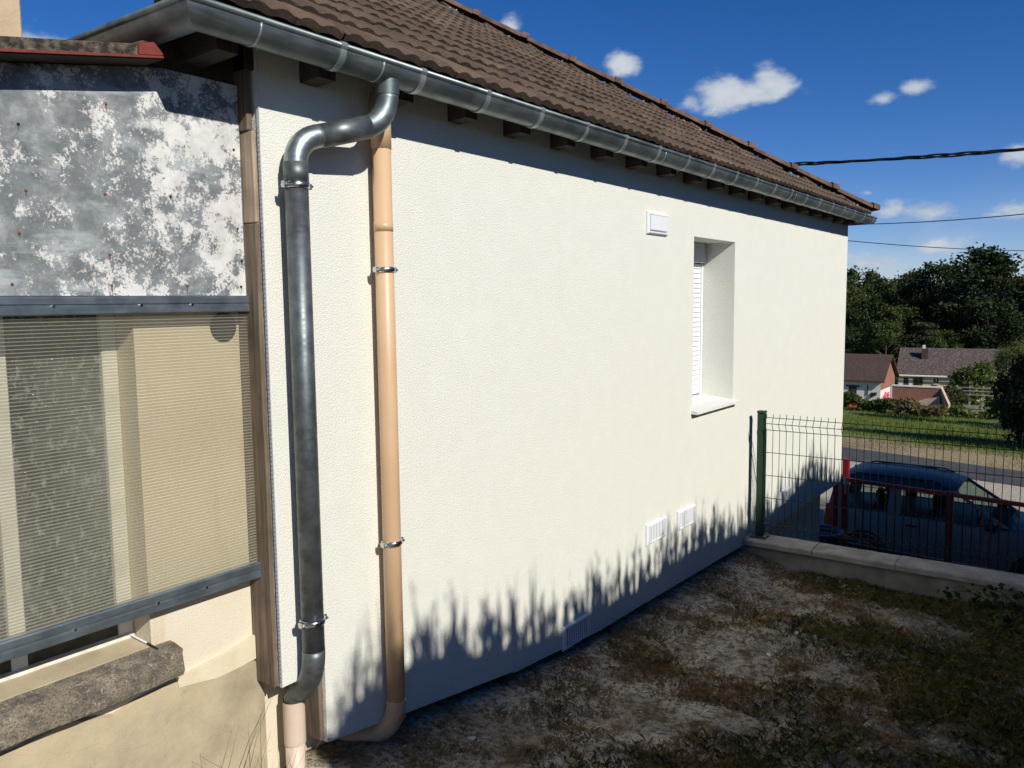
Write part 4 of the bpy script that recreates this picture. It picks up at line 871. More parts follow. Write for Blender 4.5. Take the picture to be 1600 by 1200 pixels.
# ------------------------------------------------------------------ vegetation
BARK=simple('bark',(.06,.045,.032),(.13,.10,.075),9,.95,bs=.5)
def leafq(mb,p,size,rng,flat=0.0,aspect=1.7):
    d=Vector((rng.gauss(0,1),rng.gauss(0,1),rng.gauss(0,1)*(1-flat)+flat*.2)).normalized(); a=d.orthogonal().normalized(); a.rotate(Matrix.Rotation(rng.uniform(0,6.28),3,d)); b=d.cross(a)
    a*=size*aspect*.5; b*=size*.5; mb.add([p-a,p+b*.9-a*.1,p+a,p-b*.9-a*.1],[(0,1,2,3)])
def crown_mesh(seed,kind):
    rng=random.Random(seed); mb=MB(); cl=[]
    if kind=='broad':
        for i in range(75):
            a=rng.uniform(0,6.28); z=rng.uniform(.16,.98); env=.30*math.sin(math.pi*min(1,(z-.08)/.95))**.55*rng.uniform(.55,1.12); cl.append((Vector((env*math.cos(a),env*math.sin(a),z)),rng.uniform(.045,.09)))
        per,ls,fl=120,.0155,0
    elif kind=='tall':
        for i in range(85):
            a=rng.uniform(0,6.28); z=rng.uniform(.08,1.0); env=.22*(1-max(0,z-.62)/.45)*min(1,.5+z*1.5)*rng.uniform(.4,1.15); cl.append((Vector((env*math.cos(a),env*math.sin(a),z)),rng.uniform(.035,.075)))
        per,ls,fl=120,.0145,0
    elif kind=='conifer':
        for lay in range(9):
            z=.22+.085*lay; R=.42*(1-lay/10.5)
            for i in range(11): a=rng.uniform(0,6.28); r=R*rng.uniform(.3,1); cl.append((Vector((r*math.cos(a),r*math.sin(a),z-.05*r+rng.uniform(-.012,.012))),rng.uniform(.05,.10)))
        per,ls,fl=80,.016,.75
    elif kind=='willow':
        for i in range(70):
            a=rng.uniform(0,6.28); r=.36*math.sqrt(rng.random()); z0=.95-.9*r*r; cl.append((Vector((r*math.cos(a),r*math.sin(a),z0-rng.uniform(0,.45)*r/.36)),rng.uniform(.05,.08)))
        per,ls,fl=90,.016,0
    else: # bush
        for i in range(60):
            a=rng.uniform(0,6.28); z=rng.uniform(.05,.95); env=.48*math.sqrt(max(.05,1-(z*1.02-.35)**2/.5))*rng.uniform(.5,1.05); cl.append((Vector((env*math.cos(a),env*math.sin(a),z)),rng.uniform(.07,.13)))
        per,ls,fl=130,.032,0
    for c,r in cl:
        for k in range(per):
            d=Vector((rng.gauss(0,1),rng.gauss(0,1),rng.gauss(0,1)*(.28 if kind=='conifer' else (1.5 if kind=='willow' else .8)))); d=d*(r*.55)
            leafq(mb,c+d,ls*rng.uniform(.7,1.5),rng,fl)
    return mb,cl
def limb_mesh(cl,seed,h0=.0):
    rng=random.Random(seed); mb=MB(); mb.tube([(0,0,-.03),(.006,.004,.25),(-.004,.006,.55),(0,0,.85)],[.026,.018,.011,.003],8)
    for c,r in rng.sample(cl,min(16,len(cl))):
        z=max(.1,c.z*rng.uniform(.5,.8)); p=Vector((0,0,z)); mb.tube([p,p.lerp(c,.5)+Vector((0,0,.02)),c],[.009,.006,.002],5)
    return mb
PROTO={}
def tree_meshes(kind,seed,leafmat):
    key=(kind,seed,leafmat.name)
    if key not in PROTO:
        mb,cl=crown_mesh(seed,kind); me=bpy.data.meshes.new('crown'); me.from_pydata([tuple(v) for v in mb.v],[],mb.f); me.materials.append(leafmat)
        tb=limb_mesh(cl,seed); tm=bpy.data.meshes.new('trunk'); tm.from_pydata([tuple(v) for v in tb.v],[],tb.f); tm.materials.append(BARK); tm.polygons.foreach_set('use_smooth',[True]*len(tm.polygons)); PROTO[key]=(me,tm)
    return PROTO[key]
LF_DARK=m_leaf('dark_leaves',(.012,.026,.007),(.038,.062,.016),.5,.18); LF_MID=m_leaf('mid_green_leaves',(.028,.052,.011),(.09,.12,.028),.6,.25); LF_LIGHT=m_leaf('light_green_leaves',(.065,.10,.02),(.16,.195,.05),.7,.28); LF_PINE=m_leaf('pine_needles',(.02,.036,.016),(.06,.078,.034),.8,.12); LF_HEDGE=m_leaf('hedge_leaves',(.02,.04,.012),(.05,.08,.022),3,.15)
def tree(name,loc,h,w,kind,seed,mat,label,cat='tree',group=None,rz=None):
    t=thing(name,loc,label,cat,group); cm,tm=tree_meshes(kind,seed,mat); base={'broad':.66,'tall':.5,'conifer':.84,'willow':.76,'bush':1.0}[kind]
    t.scale=(w/base,w/base,h); t.rotation_euler=(0,0,rz if rz is not None else random.uniform(0,6.28))
    inst('crown',cm,t,(0,0,0)); inst('trunk',tm,t,(0,0,0)); return t
def at(px,py,X,z=None):
    p=PT(px,py,X); return Vector((p.x,p.y,prof(X)-.1 if z is None else z)), p.z
def tree_px(name,px,top,X,wpx,kind,seed,mat,label,cat='tree',group=None):
    l,zt=at(px,top,X); return tree(name,l,zt-l.z,wpx/F_PX*X*1.18,kind,seed,mat,label,cat,group)
G='trees of the wood behind the houses'
tree_px('leafy_tree',1541,392,112,118,'tall',3,LF_DARK,'tallest dark broadleaf tree rising against the sky on the right')
tree_px('leafy_tree',1466,412,120,88,'broad',5,LF_DARK,'dark rounded tree just left of the tallest tree')
tree_px('leafy_tree',1352,420,125,90,'broad',7,LF_MID,'round topped tree nearest the house corner in the wood')
tree_px('conifer_tree',1447,496,104,64,'conifer',4,LF_PINE,'spreading conifer with layered branches behind the tiled house roof')
tree_px('willow_tree',1590,533,88,46,'willow',6,LF_LIGHT,'pale hanging willow beside the right end of the long house')
WL='dark tree in the back rows of the wood, half hidden by nearer crowns'
WU={1385:'mid green tree above the gap between the outbuilding and the long house',1335:'dark tree directly behind the outbuilding roof',1480:'light green rounded tree right of the spreading conifer',1515:'slim mid green tree behind the right half of the long roof',1325:'tall slim tree against the far corner of the white wall',1545:'broad dark tree right below the tallest crown',1365:'dark low tree below the round topped tree at the wood edge'}
for i,(px,tp,X,w,k,m) in enumerate([(1405,432,128,80,'broad',LF_DARK),(1435,425,132,80,'tall',LF_MID),(1500,436,118,80,'broad',LF_MID),(1590,432,114,80,'broad',LF_MID),(1625,425,116,90,'tall',LF_DARK),(1325,455,112,70,'tall',LF_MID),(1365,468,110,70,'broad',LF_DARK),(1405,480,108,66,'broad',LF_MID),(1500,478,110,76,'broad',LF_DARK),(1545,470,106,80,'broad',LF_DARK),(1590,480,106,70,'broad',LF_DARK),(1385,505,103,60,'broad',LF_MID),(1335,512,104,60,'broad',LF_DARK),(1480,518,104,44,'broad',LF_LIGHT),(1515,520,105,40,'tall',LF_MID),(1551,525,106,54,'broad',LF_MID),(1420,525,108,50,'broad',LF_DARK),(1300,440,118,80,'broad',LF_DARK),(1270,430,120,90,'broad',LF_DARK),(1660,430,112,90,'broad',LF_DARK),(1700,420,116,90,'tall',LF_DARK),(1465,455,126,80,'tall',LF_DARK),(1380,445,132,80,'broad',LF_DARK),(1330,440,134,84,'broad',LF_DARK),(1410,440,138,84,'broad',LF_MID),(1490,448,128,84,'broad',LF_DARK),(1530,440,124,80,'broad',LF_DARK),(1570,445,122,80,'broad',LF_DARK)]):
    tree_px('leafy_tree',px,tp,X,w,k,(3,5,7,9)[i%4] if k!='tall' else (3,8)[i%2],m,WU.get(px,WL),'tree',G)
for i,(px,tp,X,w) in enumerate([(1745,428,112,100),(1800,436,108,100),(1860,424,114,110),(1925,436,108,110),(1990,428,114,120),(2065,436,110,120),(2150,426,116,130),(2240,436,112,130),(1770,500,98,90),(1900,500,96,100)]):
    tree_px('leafy_tree',px,tp,X,w,'broad',(5,7,9)[i%3],(LF_DARK,LF_MID)[i%2],'tree of the wood standing beyond the right edge of view','tree',G)
tree_px('small_tree',1527,568,78,54,'bush',11,LF_LIGHT,'small round light green tree in front of the long house')
tree_px('garden_bush',1488,606,72,36,'bush',12,LF_MID,'leafy shrub beside the right end of the brick wall')
tree_px('dark_tree',1628,556,46,92,'bush',13,LF_DARK,'large dark bushy tree at the right edge beside the field')
tree('field_tree',(55.0,-8.0,prof(55)),13.5,4.6,'tall',3,LF_DARK,'tree standing beside the field outside the right edge of view')
tree('added_shade_tree',(14.6,-5.0,prof(14.6)),8.5,6.4,'broad',9,LF_DARK,'added unseen tree shading the parked car from beyond the right edge')  # unseen tree added to deepen the shade over the car
tree('field_tree',(43.6,-5.0,prof(43.6)),10.0,3.8,'tall',8,LF_DARK,'second tree by the field outside the right edge of view')

tree('sky_block_tree',(13.5,-9.0,prof(13.5)),9.5,7,'broad',9,LF_DARK,'large tree added unseen behind the hedge to block skylight near the street')  # these unseen trees are added to block skylight and darken the shadows
tree('sky_block_tree',(9.6,-11.5,prof(9.6)),9.0,6.5,'broad',5,LF_MID,'tree added unseen behind the middle of the hedge to block skylight')
tree('sky_block_tree',(-6.5,-6.0,prof(-6.5)),9,7,'broad',7,LF_MID,'tree added unseen up the slope to block skylight near the annex end')
# hedge and weeds in front of the far plots
def strip(name,x0,y0,x1,y1,h,dep,n,mat,label,cat,lean=0):
    rng=random.Random(hash(label)%999); mb=MB()
    L=math.hypot(x1-x0,y1-y0)
    for i in range(n):
        u=rng.random(); w=rng.gauss(0,dep*.35); x=x0+(x1-x0)*u+w; y=y0+(y1-y0)*u; hh=h*(.75+.5*mnoise.noise((u*L*.7,1,4)))*math.sqrt(rng.random()); leafq(mb,Vector((x,y,prof(x)+hh)),rng.uniform(.10,.22),rng,0,2.0)
    o=mb.build(name,mat,root=Vector(((x0+x1)/2,(y0+y1)/2,prof(x0)))); return tag(o,label,cat)
LF_DRY=m_leaf('dry_weeds',(.09,.075,.03),(.20,.16,.075),1.2,.3)
a=PT(1312,640,66); b=PT(1400,640,66); strip('hedge',66,a.y,66,b.y,1.25,1.4,2600,LF_MID,'low dark hedge in front of the small white outbuilding','hedge')
a=PT(1398,640,64); b=PT(1478,640,64); strip('weed_bank',64,a.y,64,b.y,1.15,1.4,2000,LF_DRY,'tall dry weeds growing along the brick wall','weeds')
a=PT(1482,640,66); b=PT(1600,640,66); strip('rough_grass_bank',66,a.y,66,b.y,.7,2.0,1500,LF_LIGHT,'rough green grass bank below the long house','grass bank')
def build_field_grass():
    rng=random.Random(5); mb=MB()
    for i in range(34000):
        x=39.0+26*rng.random()**1.1; y=rng.uniform(-.04*x,.28*x); h=rng.uniform(.05,.19)*(1.8 if rng.random()>.95 else 1); z=prof(x)
        if x-.4*y<39.2 or (x-.4*y<41.6 and rng.random()<.75): continue
        a=rng.uniform(0,3.14); w=.03; dx,dy=math.cos(a)*w,math.sin(a)*w; lx,ly=rng.gauss(0,.06),rng.gauss(0,.06)
        mb.add([(x-dx,y-dy,z-.1),(x+dx,y+dy,z-.1),(x+lx,y+ly,z+h)],[(0,1,2)])
    tag(mb.build('field_grass',LF_FIELD),'short green grass covering the field across the road','grass',kind='stuff')
    mb=MB()
    for i in range(6000):
        y=rng.uniform(-3,11); x=.4*y+rng.uniform(35.8,41.8); h=rng.uniform(.02,.10); z=prof(x); a=rng.uniform(0,3.14); w=.02; dx,dy=math.cos(a)*w,math.sin(a)*w
        mb.add([(x-dx,y-dy,z-.1),(x+dx,y+dy,z-.1),(x+rng.gauss(0,.04),y+rng.gauss(0,.04),z+h)],[(0,1,2)])
    tag(mb.build('verge_grass',LF_DRY),'dry yellow grass on the verge beside the road','grass',kind='stuff')
LF_FIELD=m_leaf('field_blades',(.085,.13,.018),(.20,.24,.045),.4,.35)
build_field_grass()

# ------------------------------------------------------------------ far buildings
def gable(name,x0,x1,y0,y1,zb,ze,zr,wallm,roofm,label,over=.35,axis='y'):
    t=thing(name,((x0+x1)/2,(y0+y1)/2,zb),label,'house'); xm=(x0+x1)/2
    mb=MB(); mb.box(x0,x1,y0,y1,zb-1,ze); mb.add([(x0,y0,ze),(x1,y0,ze),(xm,y0,zr-.1),(x0,y1,ze),(x1,y1,ze),(xm,y1,zr-.1)],[(0,1,2),(5,4,3)]); mb.build('wall',wallm,t)
    th=.14; mb=MB(); o=over
    sl=(zr-ze)/(xm-x0)
    for s in (-1,1):
        xe=xm+s*((x1-x0)/2+o); zee=zr-sl*((x1-x0)/2+o)
        p=[(xe,y0-o,zee),(xm,y0-o,zr),(xm,y1+o,zr),(xe,y1+o,zee)]; mb.hexa([(a,b,c) for a,b,c in p]+[(a,b,c+th) for a,b,c in p])
    r=mb.build('roof',roofm,t); return t,r
ROOF1=m_farroof('far_brown_tiles',(.055,.034,.028),(.08,.048,.038),(.13,.08,.06)); ROOF2=m_farroof('far_mottled_tiles',(.055,.040,.036),(.095,.066,.058),(.30,.25,.21))
FWHITE=simple('far_white_render',(.74,.68,.60),(.80,.74,.66),1.5,.9); FYEL=simple('far_yellow_render',(.74,.60,.34),(.80,.67,.42),1.5,.9); BRICK=m_brick('far_red_brick',(.36,.11,.06),(.27,.085,.05),(.36,.27,.2)); SHUT=simple('brown_shutter',(.07,.025,.018),None,rough=.7)
DKGL=simple('dark_window_glass',(.02,.022,.025),None,rough=.1); PINK=simple('pink_spray_paint',(.62,.10,.22),None,rough=.7); PALEBRICK=m_brick('broken_pale_brick',(.55,.30,.20),(.62,.45,.34),(.6,.55,.48))
def build_far():
    X=92.0
    yl=PT(1397,600,X).y; yr=PT(1571,600,X).y; ze=PT(1480,588,X).z; zr=PT(1480,546,X+4).z; zb=prof(X)-.3
    t,r=gable('far_house',X,X+8,yr,yl,zb,ze,zr,FYEL,ROOF2,'long low cream house with mottled brown tiled roof in the distance',.22)
    yc=PT(1436,560,X).y; ch=MB().box(X+2.2,X+2.9,yc-.30,yc+.30,ze+.5,zr+.15).build('chimney',ROOF1,r); MB().box(X+2.35,X+2.75,yc-.0,yc+.25,zr+.151,zr+.5).build('chimney_pot',FWHITE,ch)
    MB().tube([(X-.42,yr-.3,ze-.02),(X-.42,yl+.3,ze-.02)],.09,6).build('gutter',FWHITE,r)
    def pane(p0,p1,z0,z1,m,nm,parent,d=.05):
        a,b=PT(p0,600,X).y,PT(p1,600,X).y; return MB().box(X-d,X-.002,b,a,PT(p0,z1,X).z,PT(p0,z0,X).z).build(nm,m,parent)
    pane(1398,1405,590,603,FWHITE,'wall_panel',t); pane(1406,1412.5,589,607,SHUT,'shutter',t); d=pane(1414,1419.5,589,606,FWHITE,'door',t); d2=pane(1421,1428,589,606,DKGL,'door_opening',t); pane(1429,1435,589,606,SHUT,'shutter',t)
    w=pane(1452.5,1459,591,599,DKGL,'window',t); f_=pane(1451.5,1460,599,600.2,FWHITE,'window_sill',w,.12); pane(1455.2,1456.2,591,599,FWHITE,'mullion',w,.08)
    pane(1485,1491,589,606,SHUT,'shutter',t); pane(1493,1498,590,604,SHUT,'door',t); pane(1548,1556,590,600,DKGL,'window',t)
    t.rotation_euler=(0,0,math.radians(6))
    # white outbuilding with brick gable
    X=76.0; yl=PT(1270,600,X).y; yr=PT(1376,600,X).y; ze=PT(1340,592,X).z; zr=PT(1340,555,X+2.8).z; zb=prof(X)-.3
    t,r=gable('outbuilding',X,X+5.6,yr,yl,zb,ze,zr,FWHITE,ROOF1,'white walled outbuilding with brown roof and brick gable next to the house corner')
    xm=X+2.8
    MB().add([(X+.02,yr-.03,ze-.9),(X+5.58,yr-.03,ze-.9),(X+5.58,yr-.03,ze),(xm,yr-.03,zr-.15),(X+.02,yr-.03,ze),(X+.02,yr,ze-.9),(X+5.58,yr,ze-.9),(X+5.58,yr,ze),(xm,yr,zr-.15),(X+.02,yr,ze)],[(0,1,2,3,4),(0,5,6,1),(4,9,5,0)]).build('brick_gable',BRICK,t)
    a,b=PT(1326.5,600,X).y,PT(1339,600,X).y; d=MB().box(X-.03,X-.002,b,a,zb,PT(1330,604,X).z).build('door',SHUT,t); MB().box(X-.06,X-.002,b-.25,a+.25,PT(1330,604,X).z+.002,PT(1330,602,X).z+.02).build('lintel',DARKWOOD,t)
    y=PT(1356,600,X).y; MB().tube([(X-.05,y,ze-.5),(X-.05,y,ze-1.4)],.04,6).build('pipe',BLACKG,t)
    y=PT(1366,600,X).y; MB().hexa([(X-.3,y-.25,ze-1.35),(X,y-.25,ze-1.3),(X,y+.25,ze-1.3),(X-.3,y+.25,ze-1.55),(X-.3,y-.25,ze-1.28),(X,y-.25,ze-1.1),(X,y+.25,ze-1.15),(X-.3,y+.25,ze-1.45)]).build('vent_hood',DKGL,t)
    rng=random.Random(3); mb=MB()
    for k in range(9):
        xx=X+.5+k*.34; z=ze-1.9+rng.uniform(-.2,.3); pts=[(xx+rng.uniform(-.2,.2),yr-.055,z+rng.uniform(-.5,.5)) for _ in range(4)]; mb.tube(pts,.06,4)
    mb.build('graffiti',PINK,t)
    # ruined brick wall
    X=70.0; a=PT(1393.5,620,X).y; b=PT(1470,620,X).y; zt=PT(1430,605,X).z; zb=prof(X)-.2; t=thing('brick_wall',(X,(a+b)/2,zb),'roofless red brick wall with broken pale end below the long house','wall')
    MB().box(X,X+.35,b,a,zb-.5,zt).build('brick_panel',BRICK,t); MB().box(X-.04,X+.39,b-.05,a+.05,zt+.002,zt+.10).build('coping',FWHITE,t); MB().box(X-.05,X+.36,a+.002,a+.14,zb-.5,zt).build('end_post',FWHITE,t)
    c=PT(1482,620,X-1.5).y; vs=[(X,b-.002,zt),(X-1.5,c,zt-1.0),(X-1.5,c,zb-.6),(X,b-.002,zb-.6)]; MB().add(vs+[(x+.3,y-.1,z) for x,y,z in vs],[(0,1,2,3),(7,6,5,4),(0,4,5,1),(1,5,6,2),(3,2,6,7),(0,3,7,4)]).build('broken_end',PALEBRICK,t)
    z1=PT(1430,629,X).z; MB().add([(X-.02,a,zb-.5),(X-.02,b,zb-.5),(X-.02,b,zt-.55),(X-.02,(a+b)/2,z1+.1),(X-.02,a,z1+.25),(X-.4,a,zb-.5),(X-.4,b,zb-.5),(X-.4,b,zt-.6),(X-.4,(a+b)/2,z1+.05),(X-.4,a,z1+.2)],[(5,6,7,8,9),(0,4,3,2,1),(4,9,8,3),(3,8,7,2),(0,5,9,4),(1,2,7,6)]).build('rubble_foot',PALEBRICK,t)
    # wooden rail fence and low timber frame near the shrub
    X=74.0; t=thing('rail_fence',(X,PT(1530,615,X).y,prof(X)),'grey timber rail fence behind the small round tree','fence'); W2=simple('grey_timber',(.30,.27,.22),(.40,.36,.30),3,.9)
    y0,y1=PT(1495,612,X).y,PT(1600,612,X).y
    for z in (PT(1540,607,X).z,PT(1540,612,X).z,PT(1540,618,X).z): MB().box(X-.03,X+.03,y1,y0,z-.035,z+.035).build('rail',W2,t)
    for k in range(6): yy=y0+(y1-y0)*k/5; MB().box(X+.031,X+.12,yy-.06,yy+.06,prof(X)-.3,PT(1540,604,X).z).build('post',W2,t)
    X=66.0; y=PT(1516,632,X).y; zg=prof(X); t=thing('garden_bench',(X,y,zg),'grey wooden garden seat standing in the rough grass','bench')
    MB().box(X-.3,X+.3,y-.5,y+.5,zg+.42,zg+.48).build('seat',W2,t); MB().box(X+.28,X+.34,y-.5,y+.5,zg+.6,zg+.85).build('backrest',W2,t)
    for dx in (-.26,.26):
        for dy in (-.44,.44): MB().box(X+dx-.04,X+dx+.04,y+dy-.04,y+dy+.04,zg-.2,zg+.419).build('leg',W2,t)
    X=65.2; p=PT(1333,635,X); t=thing('orange_drum',(X,p.y,prof(X)),'small orange drum lying half hidden in the hedge','drum'); n=16; vs=[]
    for yy,r in ((-.30,.12),(-.30,.18),(-.26,.21),(.26,.21),(.30,.18),(.30,.12)):
        for i in range(n): an=2*math.pi*i/n; vs.append((X+r*math.cos(an),p.y+yy,p.z+r*math.sin(an)))
    MB().add(vs,[(k*n+i,k*n+(i+1)%n,k*n+n+(i+1)%n,k*n+n+i) for k in range(5) for i in range(n)]).build('drum_shell',simple('orange_plastic',(.45,.10,.025),None,rough=.7),t)
    # street lamp by the long house
    X=88; p=PT(1573,556,X); zg=prof(X); t=thing('street_lamp',(X,p.y,zg),'slim grey street lamp at the right end of the long house','lamp post')
    MB().tube([(X,p.y,zg-.2),(X,p.y,p.z-.4),(X,p.y+.1,p.z)],[.08,.05,.04],8).build('pole',GALV,t); MB().bbox(X-.12,X+.12,p.y-.1,p.y+.55,p.z,p.z+.14,.03).build('lamp_head',FWHITE,t)
build_far()

# ------------------------------------------------------------------ tall spiky hedge behind the viewer, shading the garden
def build_hedge():
    HY=-4.0; K=.70*4.0; SH=.32*4.0
    tops=[(2.05,-.02),(2.2,.10),(2.54,.12),(2.8,.11),(3.05,.0),(3.3,-.06),(3.73,-.15),(3.94,-.08),(4.35,-.14),(4.74,-.15),(5.23,-.11),(5.8,-.14),(6.7,-.22),(7.6,-.2),(8.5,-.08),(9.0,-.22),(9.73,-.36),(11,-.55),(13,-.6),(15,-.5),(18,-.5),(19.2,-.9)]
    def zt(xw):
        for (a,za),(b,zb) in zip(tops,tops[1:]):
            if xw<=b: return za+(zb-za)*max(0,(xw-a))/(b-a)
        return tops[-1][1]
    h=thing('hedge',(6.0,-4.3,-.4),'tall spiky evergreen hedge along the garden opposite the white wall','hedge')
    mb=MB(); vs=[]; n=340; rng=random.Random(9)
    for i in range(n+1):
        xw=2.05+17.1*i/n; x=xw-SH; z=zt(xw)+K+.05*mnoise.noise((x*9,0,0))+.035*mnoise.noise((x*26,0,3)); g=prof(x)-.5
        vs+=[(x,HY,g),(x,HY,z),(x,HY-.5,z+.1),(x,HY-.5,g)]
    mb.add(vs,[(i*4+a,i*4+4+a,i*4+5+a,i*4+1+a) for i in range(n) for a in range(3)]+[(0,1,2,3),(n*4+3,n*4+2,n*4+1,n*4)]); mb.build('inner_growth',LF_HEDGE,h)
    mb=MB()
    def spike(x,z0,hh,w):
        lean=rng.gauss(0,.10)*hh; k=2; 
        for j in range(k):
            a=rng.uniform(0,3.14); dx,dy=math.cos(a)*w*.5,math.sin(a)*w*.5; y=HY+rng.uniform(-.06,.05); xo=x+rng.gauss(0,w*.6); hz=hh*rng.uniform(.55,1)
            mb.add([(xo-dx,y-dy,z0-.15),(xo+dx,y+dy,z0-.15),(xo+dx*.75+lean*.4,y+dy*.75,z0+hz*.45),(xo+lean,y,z0+hz),(xo-dx*.75+lean*.4,y-dy*.75,z0+hz*.45)],[(0,1,2,3,4)])
        for j in range(int(hh*26)):
            u=rng.random(); s=rng.choice((-1,1)); l=.05*(1-u)+.022; zz=z0+hh*u; xx=x+lean*u; y=HY+rng.uniform(-.05,.05)
            mb.add([(xx,y,zz),(xx+s*l*.45,y+rng.uniform(-.01,.01),zz+l*.75),(xx+s*l*.62,y,zz+l*1.7),(xx+s*l*.2,y,zz+l*.8)],[(0,1,2,3)])
    xw=2.10
    while xw<19.0:
        big=rng.random(); hh=.05+.13*rng.random()+(.22*rng.random() if big>.72 else 0); 
        if xw>9.8: hh*=.6
        spike(xw-SH,zt(xw)+K,hh,rng.uniform(.018,.045)); xw+=rng.uniform(.018,.055)
    xw=2.08
    while xw<9.9:      # thin single stalks standing above the mass
        cl=.5+.5*mnoise.noise((xw*2.2,3,8)); hh=(.06+.34*rng.random()**2)*(.45+1.1*cl); w=rng.uniform(.006,.014); x=xw-SH; z0=zt(xw)+K; y=HY+rng.uniform(-.4,.2); z0+=.7*(HY-y); ln=rng.gauss(0,.07)*hh
        mb.add([(x-w,y,z0-.2),(x+w,y,z0-.2),(x+w*.8+ln*.4,y,z0+hh*.5),(x+ln,y,z0+hh),(x-w*.8+ln*.4,y,z0+hh*.5)],[(0,1,2,3,4)])
        for j in range(int(hh*30)):
            u=rng.uniform(.1,1); sd_=rng.choice((-1,1)); l=rng.uniform(.02,.06)*(1.1-u); zz=z0+hh*u; xx=x+ln*u; mb.add([(xx,y,zz),(xx+sd_*l*.4,y,zz+l*.9),(xx+sd_*l*.5,y,zz+l*2.0),(xx+sd_*l*.12,y,zz+l*.9)],[(0,1,2,3)])
        xw+=rng.uniform(.006,.05)
    for xw,z,hh in ((2.62,.12,.22),(3.10,.0,.36),(3.36,-.05,.30),(4.16,-.1,.33),(4.30,-.1,.26),(5.80,-.14,.44),(5.72,-.14,.30),(5.98,-.14,.32),(6.1,-.15,.22),(8.58,-.08,.36),(8.45,-.1,.26),(8.75,-.12,.25),(8.98,-.2,.3)):
        for q in range(2): spike(xw-SH+rng.gauss(0,.02),z+K,hh*rng.uniform(.75,1),.04)
    mb.build('leaf_spikes',LF_HEDGE,h)
    # leafy front so the hedge reads as foliage from any side
    mb=MB()
    for i in range(9000):
        x=rng.uniform(.8,17.5); g=prof(x); z=g+(zt(x+SH)+K-g)*rng.random(); s=rng.choice((0,0,1)); leafq(mb,Vector((x,HY+.02+abs(rng.gauss(0,.03)) if not s else HY-.52-abs(rng.gauss(0,.04)),z)),rng.uniform(.04,.09),rng,0,2.2)
    mb.build('foliage',LF_HEDGE,h)
build_hedge()

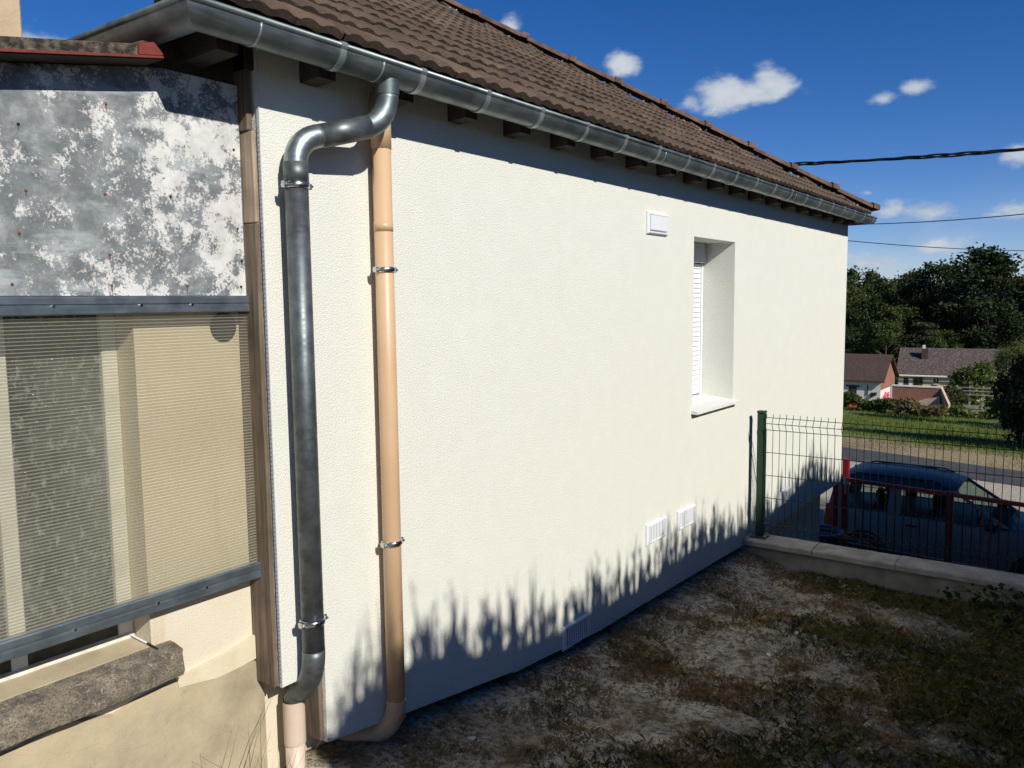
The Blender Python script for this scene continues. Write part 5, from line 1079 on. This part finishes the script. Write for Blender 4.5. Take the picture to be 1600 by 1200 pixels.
# ------------------------------------------------------------------ garden ground cover
def build_groundcover():
    rng=random.Random(21)
    GB=m_leaf('garden_grass_blades',(.075,.085,.02),(.25,.235,.075),9,.3); DB=m_leaf('dry_grass_blades',(.24,.145,.055),(.60,.43,.22),14,.3)
    def blades(n,mat,name,label,dens,hmin,hmax,w):
        mb=MB(); c=0; tries=0
        while c<n and tries<n*12:
            tries+=1; x=rng.uniform(1.9,6.62); y=rng.uniform(-3.0,-.02)
            if rng.random()>dens(x,y): continue
            k=rng.randint(3,7); c+=k; z=gz(x,y)
            for _ in range(k):
                px,py=x+rng.gauss(0,.02),y+rng.gauss(0,.02); h=rng.uniform(hmin,hmax); a=rng.uniform(0,6.28); l=rng.uniform(.4,2.0)*h; dx,dy=math.cos(a),math.sin(a)
                mb.add([(px-dy*w,py+dx*w,z-.01),(px+dy*w,py-dx*w,z-.01),(px+dx*l*.35+dy*w*.7,py+dy*l*.35-dx*w*.7,z+h*.65),(px+dx*l,py+dy*l,z+h),(px+dx*l*.35-dy*w*.7,py+dy*l*.35+dx*w*.7,z+h*.65)],[(0,1,2,3,4)])
        tag(mb.build(name,mat),label,'grass',kind='stuff')
    pat=lambda x,y,s,o: mnoise.noise((x*s,y*s,o))
    green=lambda x,y: max(0,min(1,(-y-.75)*.55+.75*pat(x,y,1.6,4)+.3*pat(x,y,5,1)-.05+ (.35 if x>6.1 else 0)))
    dry=lambda x,y: max(0,min(1,.16+.8*pat(x,y,2.1,9)+.5*pat(x,y,6,2)))
    blades(62000,GB,'grass','patchy green grass in the garden towards the right',green,.006,.034,.0008)
    blades(90000,DB,'dry_grass','flattened dry brown grass on the garden soil',dry,.003,.020,.0008)
    ST=simple('pale_pebble',(.42,.38,.32),(.68,.64,.56),20,.9)
    def rock(mb,p,r):
        n=6; vs=[p+Vector((0,0,r*.55))]
        for i in range(n): a=2*math.pi*i/n+rng.uniform(-.3,.3); q=r*rng.uniform(.75,1.2); vs.append(p+Vector((q*math.cos(a),q*math.sin(a),r*rng.uniform(.05,.3))))
        for i in range(n): v=vs[1+i]; vs.append(Vector((p.x+(v.x-p.x)*1.05,p.y+(v.y-p.y)*1.05,p.z-r*.4)))
        mb.add(vs,[(0,1+i,1+(i+1)%n) for i in range(n)]+[(1+i,7+i,7+(i+1)%n,1+(i+1)%n) for i in range(n)])
    mb=MB()
    for i in range(1700):
        x,y=rng.uniform(1.9,6.6),rng.uniform(-3,-.05); 
        if rng.random()<green(x,y)*.8: continue
        rock(mb,Vector((x,y,gz(x,y))),rng.uniform(.002,.008)*(1.8 if rng.random()>.93 else 1))
    tag(mb.build('pebbles',ST),'small pale pebbles and crumbs of rubble scattered over the soil','pebbles',kind='stuff')
    for i in range(16):
        x,y=rng.uniform(2.4,6.2),rng.uniform(-2.0,-.25); mb=MB(); p=Vector((x,y,gz(x,y))); rock(mb,p,rng.uniform(.016,.030)); tag(mb.build('stone',ST,root=p),'pale stone lying loose on the dry garden soil','stone','loose stones on the garden soil')
    # weeds at the foot of the annex wall
    for (x,y,n,hm,lab) in ((1.60,.02,15,.40,'clump of tall grass at the foot of the annex plinth'),(1.80,-.02,24,.26,'short weeds beside the pale drain pipe')):
        mb=MB(); z=prof(x)-.25
        for k in range(n):
            px,py=x+rng.gauss(0,.10),y+rng.gauss(0,.03); h=(hm*rng.uniform(.2,1.1))+.2; a=rng.uniform(0,6.28); l=h*rng.uniform(.05,.7); w=rng.uniform(.0012,.0022); pts=[(px+math.cos(a)*l*u*u,py+math.sin(a)*l*u*u*.4,z+h*u*(1.15-.15*u)) for u in (0,.25,.5,.75,1)]
            mb.tube(pts,[w,w,w*.9,w*.6,.0004],4)
        tag(mb.build('weed_clump',GB,root=Vector((x,y,z))),lab,'weeds')
    # bramble at the end of the low wall
    t=thing('bramble_bush',(6.45,-2.15,-.5),'dark bramble growing over the right end of the low wall','bush')
    mb=MB(); st=MB()
    for k in range(26):
        a=rng.uniform(0,6.28); p0=Vector((6.45+rng.gauss(0,.1),-2.2+rng.gauss(0,.15),-.52)); q=p0+Vector((math.cos(a)*.3,math.sin(a)*.42,rng.uniform(.08,.34))); m=p0.lerp(q,.5)+Vector((0,0,.14)); pts=arc(p0,m,q,6); st.tube(pts,.003,4)
        for j in range(22):
            b=pts[rng.randint(1,6)]+Vector((rng.gauss(0,.035),rng.gauss(0,.035),rng.gauss(0,.03))); leafq(mb,b,rng.uniform(.025,.05),rng,.4,1.3)
    st.build('stems',BARK,t); mb.build('leaves',LF_HEDGE,t)
build_groundcover()
